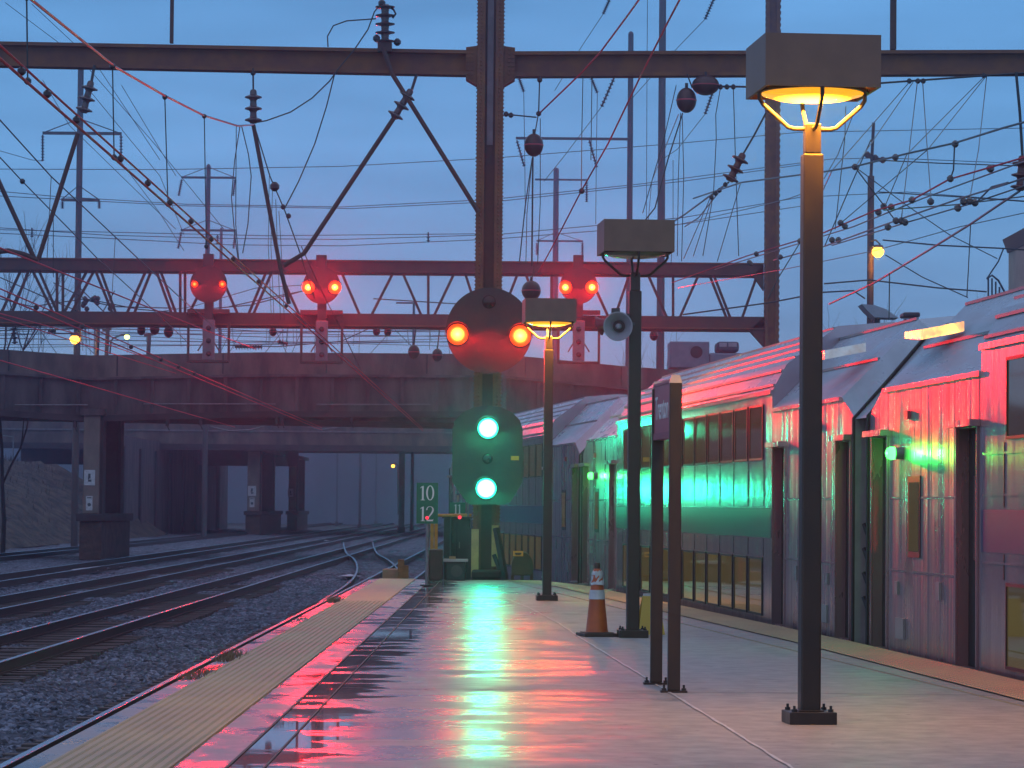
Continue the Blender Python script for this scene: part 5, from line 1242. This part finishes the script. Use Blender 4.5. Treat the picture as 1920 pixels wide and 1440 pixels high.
# loose insulator strings carried by the transmission wires
t = thing('power_line', 'faint slanting wires with four dangling insulator strings right of the column', 'power line')
for (x0, y0, x1, y1) in ((1146, -8, 1131, 26), (1341, -8, 1322, 36), (1154, 140, 1128, 200), (1340, 162, 1322, 214), (972, 143, 982, 172), (1107, 142, 1120, 174)):
    insul(t, at(x0, y0, 150), at(x1, y1, 150), 9, .11, 'wire', 'insulator_string')
for pts in ([(1131, 26), (1092, 85), (1040, 170)], [(1322, 36), (1270, 90), (1180, 190)], [(1128, 200), (1060, 290), (1020, 340)], [(1322, 214), (1270, 280), (1240, 300)], [(1120, 174), (1118, 300), (1117, 420)], [(982, 172), (984, 300), (985, 400)], [(1214, -10), (1213, 150), (1212, 420)]):
    wire(t, 'line_wire', [(x, y, 150) for x, y in pts], .016)
for lab, sets in (('double power lines crossing the sky level with the shorter pole', ([(-30, 356), (100, 368), (350, 383), (640, 388), (920, 374), (1200, 345), (1450, 312), (1560, 298), (1660, 296), (1900, 306)], [(-30, 366), (350, 386), (660, 391), (930, 378), (1280, 340), (1545, 303)])),
                  ('lower power lines crossing just above the signal bridge truss', ([(-30, 425), (200, 441), (420, 447), (640, 449), (930, 440), (1280, 408), (1500, 370), (1700, 360), (1940, 378)], [(-30, 436), (200, 447), (430, 459), (640, 461), (930, 448), (1280, 420), (1545, 380)], [(-30, 430), (500, 442), (930, 438)])),
                  ('faintest power line high across the sky behind the column', ([(-30, 317), (300, 318), (640, 312), (930, 296), (1280, 268), (1500, 248), (1930, 240)],)),
                  ('pair of lines passing under the truss above the overpass', ([(-30, 630), (200, 622), (500, 632), (800, 630), (930, 626)], [(-30, 616), (300, 612), (640, 628), (900, 632)], [(200, 600), (360, 575), (480, 540), (640, 530)]))):
    t = thing('power_line', lab, 'power line', group='power lines across the sky')
    for pts in sets: wire(t, 'line_wire', [(x, y, 230) for x, y in pts], .028)
    if 'lower' in lab:
        for px, py in ((60, 436), (803, 444), (408, 449)): insul(t, at(px, py - 9, 229.8), at(px, py + 9, 229.8), 3, .14, 'wire', 'line_spacer')
t = thing('insulator_row', 'jumble of small insulators strung under the truss between the signals', 'insulators')
for (x0, y0, x1, y1, n) in ((440, 650, 492, 650, 10), (520, 640, 540, 645, 4), (25, 610, 28, 645, 4), (90, 620, 105, 622, 3)): insul(t, at(x0, y0, 150), at(x1, y1, 150), n, .16, 'wire', 'insulator_string')
wire(t, 'line_wire', [(-20, 622, 150), (25, 618, 150), (105, 618, 150), (250, 612, 150)], .03); wire(t, 'line_wire', [(380, 646, 150), (520, 650, 150), (640, 640, 150), (700, 612, 150)], .025)

# street lamps behind
def far_lamp(label, px, py, Y, m, r, arm, e=None, col=SOD):
    t = thing('street_lamp', label, 'street lamp', group='small street lamps in the distance'); p_ = at(px, py, Y)
    s = MB(); s.lathe(p_, (0, -.3, -1), [(r * .5, -r * .9), (r, -r * .2), (r * .9, r * .3), (r * .45, r * .75), (.002, r * .85)], 16); s.build('bulb', m, t)
    s = MB(); s.lathe(p_ + Vector((0, .05, r * .75)), (0, 0, 1), [(r * 1.0, 0), (r * .8, r * .4), (r * .2, r * .5)], 14); s.build('hood', M['pole'], t)
    s = MB(); s.tube([p_ + Vector((0, .05, r)), at(*arm[0], Y)] + [at(*q, Y) for q in arm[1:]], .035 * Y / 120, 6); s.build('arm', M['pole'], t)
    if e: light('POINT', p_ + Vector((0, -.5, -.3)), e, col, .15, t)
    return t
far_lamp('amber street lamp glowing beside the tall left pole', 140, 637, 170, M['sodium_far'], .26, [(146, 622), (150, 612), (152, 640)], 120)
far_lamp('pale yellow-green street lamp above the overpass parapet', 238, 632, 190, M['yellow_far'], .17, [(228, 628), (212, 634), (208, 640), (206, 664)], None)
far_lamp('tiny amber lamp far under the overpass', 737, 874, 250, M['sodium_far'], .14, [(741, 868), (746, 872), (747, 965)], None)
t = thing('lamp_pole', 'brown pole carrying the street lamp behind the train roof', 'pole')
Yp = 140
s = MB(); s.tube([(at(1631, 600, Yp).x, Yp, ZG), (at(1631, 600, Yp).x + .02, Yp, at(1633, 330, Yp).z)], .15, 10); s.tube([at(1633, 332, Yp), at(1638, 230, Yp)], .07, 8); s.build('pole', M['rust_dark'], t)
s = MB(); s.bar(at(1624, 292, Yp), at(1656, 302, Yp), .14, .14); s.build('crossarm', M['rust_dark'], t); beads(t, 'arm_insulator', [(1626, 290, Yp), (1641, 296, Yp), (1655, 300, Yp)], .14, 'rust_dark')
far_lamp('bright amber street lamp on the brown pole behind the train', 1646, 473, Yp - .4, M['sodium_far'], .27, [(1650, 458), (1642, 450), (1632, 452)], 120)
# other hazy posts beyond the second bridge
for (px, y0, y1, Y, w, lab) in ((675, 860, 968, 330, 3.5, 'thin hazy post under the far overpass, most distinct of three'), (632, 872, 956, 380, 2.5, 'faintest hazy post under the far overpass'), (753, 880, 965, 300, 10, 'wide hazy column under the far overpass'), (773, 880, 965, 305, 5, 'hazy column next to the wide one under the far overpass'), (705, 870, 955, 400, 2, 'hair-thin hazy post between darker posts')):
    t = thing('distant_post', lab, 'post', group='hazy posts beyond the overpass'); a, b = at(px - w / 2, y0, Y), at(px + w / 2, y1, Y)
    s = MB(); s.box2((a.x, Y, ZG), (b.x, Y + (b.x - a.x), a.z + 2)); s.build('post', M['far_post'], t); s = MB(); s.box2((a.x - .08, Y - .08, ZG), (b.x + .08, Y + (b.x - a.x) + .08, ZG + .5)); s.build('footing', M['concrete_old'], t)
# far lineside cabinet / marker
t = thing('marker_post', 'yellow marker post at the foot of the earth bank', 'post')
q = gnd(61, 1016, ZG); s = MB(); s.tube([q, (q.x, q.y, q.z + 1.15)], .07, 8); s.build('post', M['yellow'], t); s = MB(); s.lathe((q.x, q.y, q.z + 1.15), (0, 0, 1), [(.07, 0), (.03, .06)], 8); s.build('post_cap', M['yellow_paint'], t)
t = thing('lineside_box', 'small dark box beside the yellow marker post', 'box')
s = MB(); s.box((q.x + .75, q.y, q.z + .33), (.6, .5, .62)); s.build('body', M['near_black'], t); s = MB(); s.box((q.x + .75, q.y, q.z + .67), (.68, .58, .06)); s.build('lid', M['rust_dark'], t)
for i, (px, py, sc, lab) in enumerate(((160, 1070, .55, 'ragged pale scrap on the ballast, left of three in a row'), (184, 1067, .75, 'ragged pale scrap on the ballast, biggest and middle of three'), (212, 1063, .6, 'ragged pale scrap on the ballast, right of three in a row'), (603, 1014, .7, 'pale flat scrap between far tracks'), (655, 1082, .6, 'pale scrap lying by the crossover rail'))):
    q = gnd(px, py, ZG + .05); s = MB(); n = 9
    pts = [Vector((q.x + sc * math.cos(2 * math.pi * k / n) * random.uniform(.5, 1), q.y + sc * 1.6 * math.sin(2 * math.pi * k / n) * random.uniform(.5, 1), ZG + .05 + random.uniform(0, .05))) for k in range(n)]
    s.add(pts + [Vector((q.x, q.y, ZG + .16)), Vector((q.x, q.y, ZG))], [(k, (k + 1) % n, n) for k in range(n)] + [((k + 1) % n, k, n + 1) for k in range(n)]); tag(s.build('litter_scrap', M['pale']), lab, 'litter')
# weeds along the platform edge
def weed(px, py, n, hgt, lab):
    q = gnd(px, py, 0); t = thing('weed_tuft', lab, 'weed', (q.x, q.y, -.10), 0, 'dry weeds along the platform edge'); s = MB()
    for k in range(n):
        a = random.uniform(0, 6.28); b0 = Vector((random.uniform(-.10, .08), random.uniform(-.7, .7), 0)); L_ = hgt * random.uniform(.5, 1); tip = b0 + Vector((math.cos(a) * L_ * .6, math.sin(a) * L_ * .6, L_ + .06)); md = b0.lerp(tip, .5) + Vector((0, 0, L_ * .15))
        w = Vector((-math.sin(a), math.cos(a), 0)) * .006
        s.add([b0 - w, b0 + w, md + w, md - w, tip], [(0, 1, 2, 3), (3, 2, 4)])
    s.build('blades', M['weed'], t)
weed(628, 1128, 170, .14, 'dry weed clump growing at the platform edge, farthest one'); weed(560, 1165, 90, .10, 'thin dry weeds at the platform edge, second from the far end'); weed(432, 1236, 220, .13, 'bushy dry weed clump midway along the platform edge'); weed(372, 1268, 170, .12, 'dry weed clump at the platform edge, nearest one')

# ================================================================ RIGHT BACKGROUND
t = thing('corner_building', 'beige building corner with dark roof cap at the right edge', 'building')
Yb = 118
A = at(1962, 440, Yb); B = at(2250, 440, Yb)
s = MB(); s.box2((A.x, Yb, ZG), (B.x, Yb + 9, at(1887, 438, Yb).z)); s.build('wall', M['beige'], t)
s = MB(); zt = at(1887, 438, Yb).z; s.add([(A.x - .05, Yb - .05, zt), (B.x, Yb - .05, zt), (B.x, Yb + 9, zt), (A.x - .05, Yb + 9, zt), (A.x - .22, Yb - .25, zt + .55), (B.x, Yb - .25, zt + .55), (B.x, Yb + 9.2, zt + .55), (A.x - .22, Yb + 9.2, zt + .55)], [(0, 1, 5, 4), (1, 2, 6, 5), (2, 3, 7, 6), (3, 0, 4, 7), (4, 5, 6, 7), (3, 2, 1, 0)]); s.build('roof_cap', M['slate'], t)
for k in range(3):
    a = at(1990 + k * 50, 480, Yb); s = MB(); s.box2((a.x, Yb - .03, a.z - 1.6), (a.x + .7, Yb + .05, a.z)); w = s.build('window', M['galv'], t); s = MB(); s.box2((a.x + .07, Yb - .035, a.z - 1.53), (a.x + .63, Yb - .031, a.z - .07)); s.build('pane', M['glass2'], w)
t = thing('stair_rail', 'small curved metal railing beside the beige building', 'railing')
for k in range(4): s = MB(); s.tube([at(1853 + k * 7, 555, 116), at(1853 + k * 7, 520 + k * k * 2, 116)], .035, 6); s.build('baluster', M['slate'], t)
s = MB(); s.tube([at(1850, 523, 116), at(1860, 516, 116), at(1872, 526, 116), at(1884, 548, 116)], .04, 6); s.tube([at(1850, 523, 116), at(1872, 490, 116), at(1882, 465, 116)], .03, 6); s.build('handrail', M['slate'], t)
t = thing('metal_hood', 'pale blue sloping sheet metal hood above the train roof', 'hood')
s = MB(); pts = [at(x, y, 100) for x, y in ((1616, 570), (1640, 572), (1662, 580), (1685, 596), (1640, 595), (1626, 582))]; s.prism(pts, (0, 1.2, 0)); s.build('hood_sheet', M['roof'], t); s = MB(); s.box2(tuple(at(1640, 595, 100.5)), (at(1650, 595, 100.5).x, 101, ZG)); s.build('support', M['pole'], t)
t = thing('rooftop_unit', 'small dark box unit on feet above the train roof', 'machine')
s = MB(); s.box2(tuple(at(1694, 585, 100)), tuple(at(1718, 598, 101))); s.build('body', M['disc_ins'], t, bevel=.05); s = MB()
for px in (1698, 1714): s.box2(tuple(at(px - 2, 598, 100.3)), (at(px + 2, 598, 100.3).x, 100.6, ZG))
s.build('support', M['disc_ins'], t)
# vehicle on the overpass
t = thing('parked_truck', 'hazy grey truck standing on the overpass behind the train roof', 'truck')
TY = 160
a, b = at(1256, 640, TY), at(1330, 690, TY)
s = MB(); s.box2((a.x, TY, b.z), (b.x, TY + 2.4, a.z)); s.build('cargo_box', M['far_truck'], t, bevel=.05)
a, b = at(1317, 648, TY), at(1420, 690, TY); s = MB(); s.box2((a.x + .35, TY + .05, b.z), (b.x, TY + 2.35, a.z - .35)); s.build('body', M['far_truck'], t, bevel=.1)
a, b = at(1345, 640, TY), at(1386, 652, TY); s = MB(); s.box2((a.x, TY + .1, b.z - .2), (b.x, TY + 2.3, a.z)); cbx = s.build('cab', M['slate'], t, bevel=.12)
for x0, x1 in ((1349, 1363), (1366, 1382)):
    a, b = at(x0, 642.5, TY), at(x1, 650, TY); s = MB(); s.box2((a.x, TY + .085, b.z), (b.x, TY + .095, a.z)); s.build('window', M['horn'], cbx)
for px in (1306,): s = MB(); s.lathe(at(px, 660, TY - .02), (0, 1, 0), [(.30, 0), (.32, .05), (.32, .3)], 20); s.build('wheel', M['rubber'], t)
# bare trees
def bare_tree(px, py_top, Y, lab, seed):
    rnd = random.Random(seed); base = at(px, 700, Y); top = at(px, py_top, Y); H = top.z - ZG
    t = thing('bare_tree', lab, 'tree', (base.x, Y, ZG), 0, 'leafless trees behind the train'); s = MB(); tw = MB()
    def grow(p_, d, L_, r, lv):
        n = 4; pts = [p_]; q = p_.copy(); dd = d.copy()
        for i in range(n):
            dd = (dd + Vector((rnd.uniform(-.18, .18), rnd.uniform(-.18, .18), rnd.uniform(-.02, .12)))).normalized(); q = q + dd * L_ / n; pts.append(q.copy())
        (s if lv < 2 else tw).tube(pts, [r * (1 - .5 * i / n) for i in range(n + 1)], 6 if lv < 2 else 4, False)
        if lv >= 4: return
        for k in range(rnd.randint(3, 4)):
            a = rnd.uniform(0, 6.28); sp__ = rnd.uniform(.35, .75); st = pts[rnd.randint(2, n)]
            nd = (dd + Vector((math.cos(a) * sp__, math.sin(a) * sp__, .25))).normalized(); grow(st, nd, L_ * rnd.uniform(.55, .75), r * .5, lv + 1)
    grow(Vector((0, 0, 0)), Vector((0, 0, 1)), H * .42, .13, 0)
    s.build('trunk', M['bark'], t); tw.build('crown', M['bark'], t)
for i, (px, py, Y, lab) in enumerate(((1575, 545, 128, 'leafless tree behind the near lamp post'), (1608, 562, 134, 'leafless tree just left of the brown lamp pole'), (1672, 575, 136, 'low leafless tree right of the brown lamp pole'), (1730, 572, 140, 'leafless tree above the dark rooftop unit'), (1800, 580, 138, 'leafless tree near the curved railing'), (1215, 620, 190, 'hazy leafless tree on the overpass behind the loudspeaker'), (10, 400, 150, 'hazy leafless tree at the left picture edge'))):
    bare_tree(px, py, Y, lab, i + 4)

# ================================================================ HAZE
hz = MB(); hz.box2((-140, -12, -2.3), (140, 590, 40)); ho = hz.build('haze', bpy.data.materials.new('haze_air'))
hm = ho.data.materials[0]; hm.use_nodes = True; tr_ = hm.node_tree; tr_.nodes.clear()
o_ = tr_.nodes.new('ShaderNodeOutputMaterial'); pv = tr_.nodes.new('ShaderNodeVolumePrincipled')
pv.inputs['Density'].default_value = .00115; pv.inputs['Color'].default_value = (.40, .62, .97, 1); pv.inputs['Anisotropy'].default_value = .9
tr_.links.new(pv.outputs[0], o_.inputs['Volume']); tag(ho, kind='stuff')
print('OBJECTS', len(bpy.data.objects))
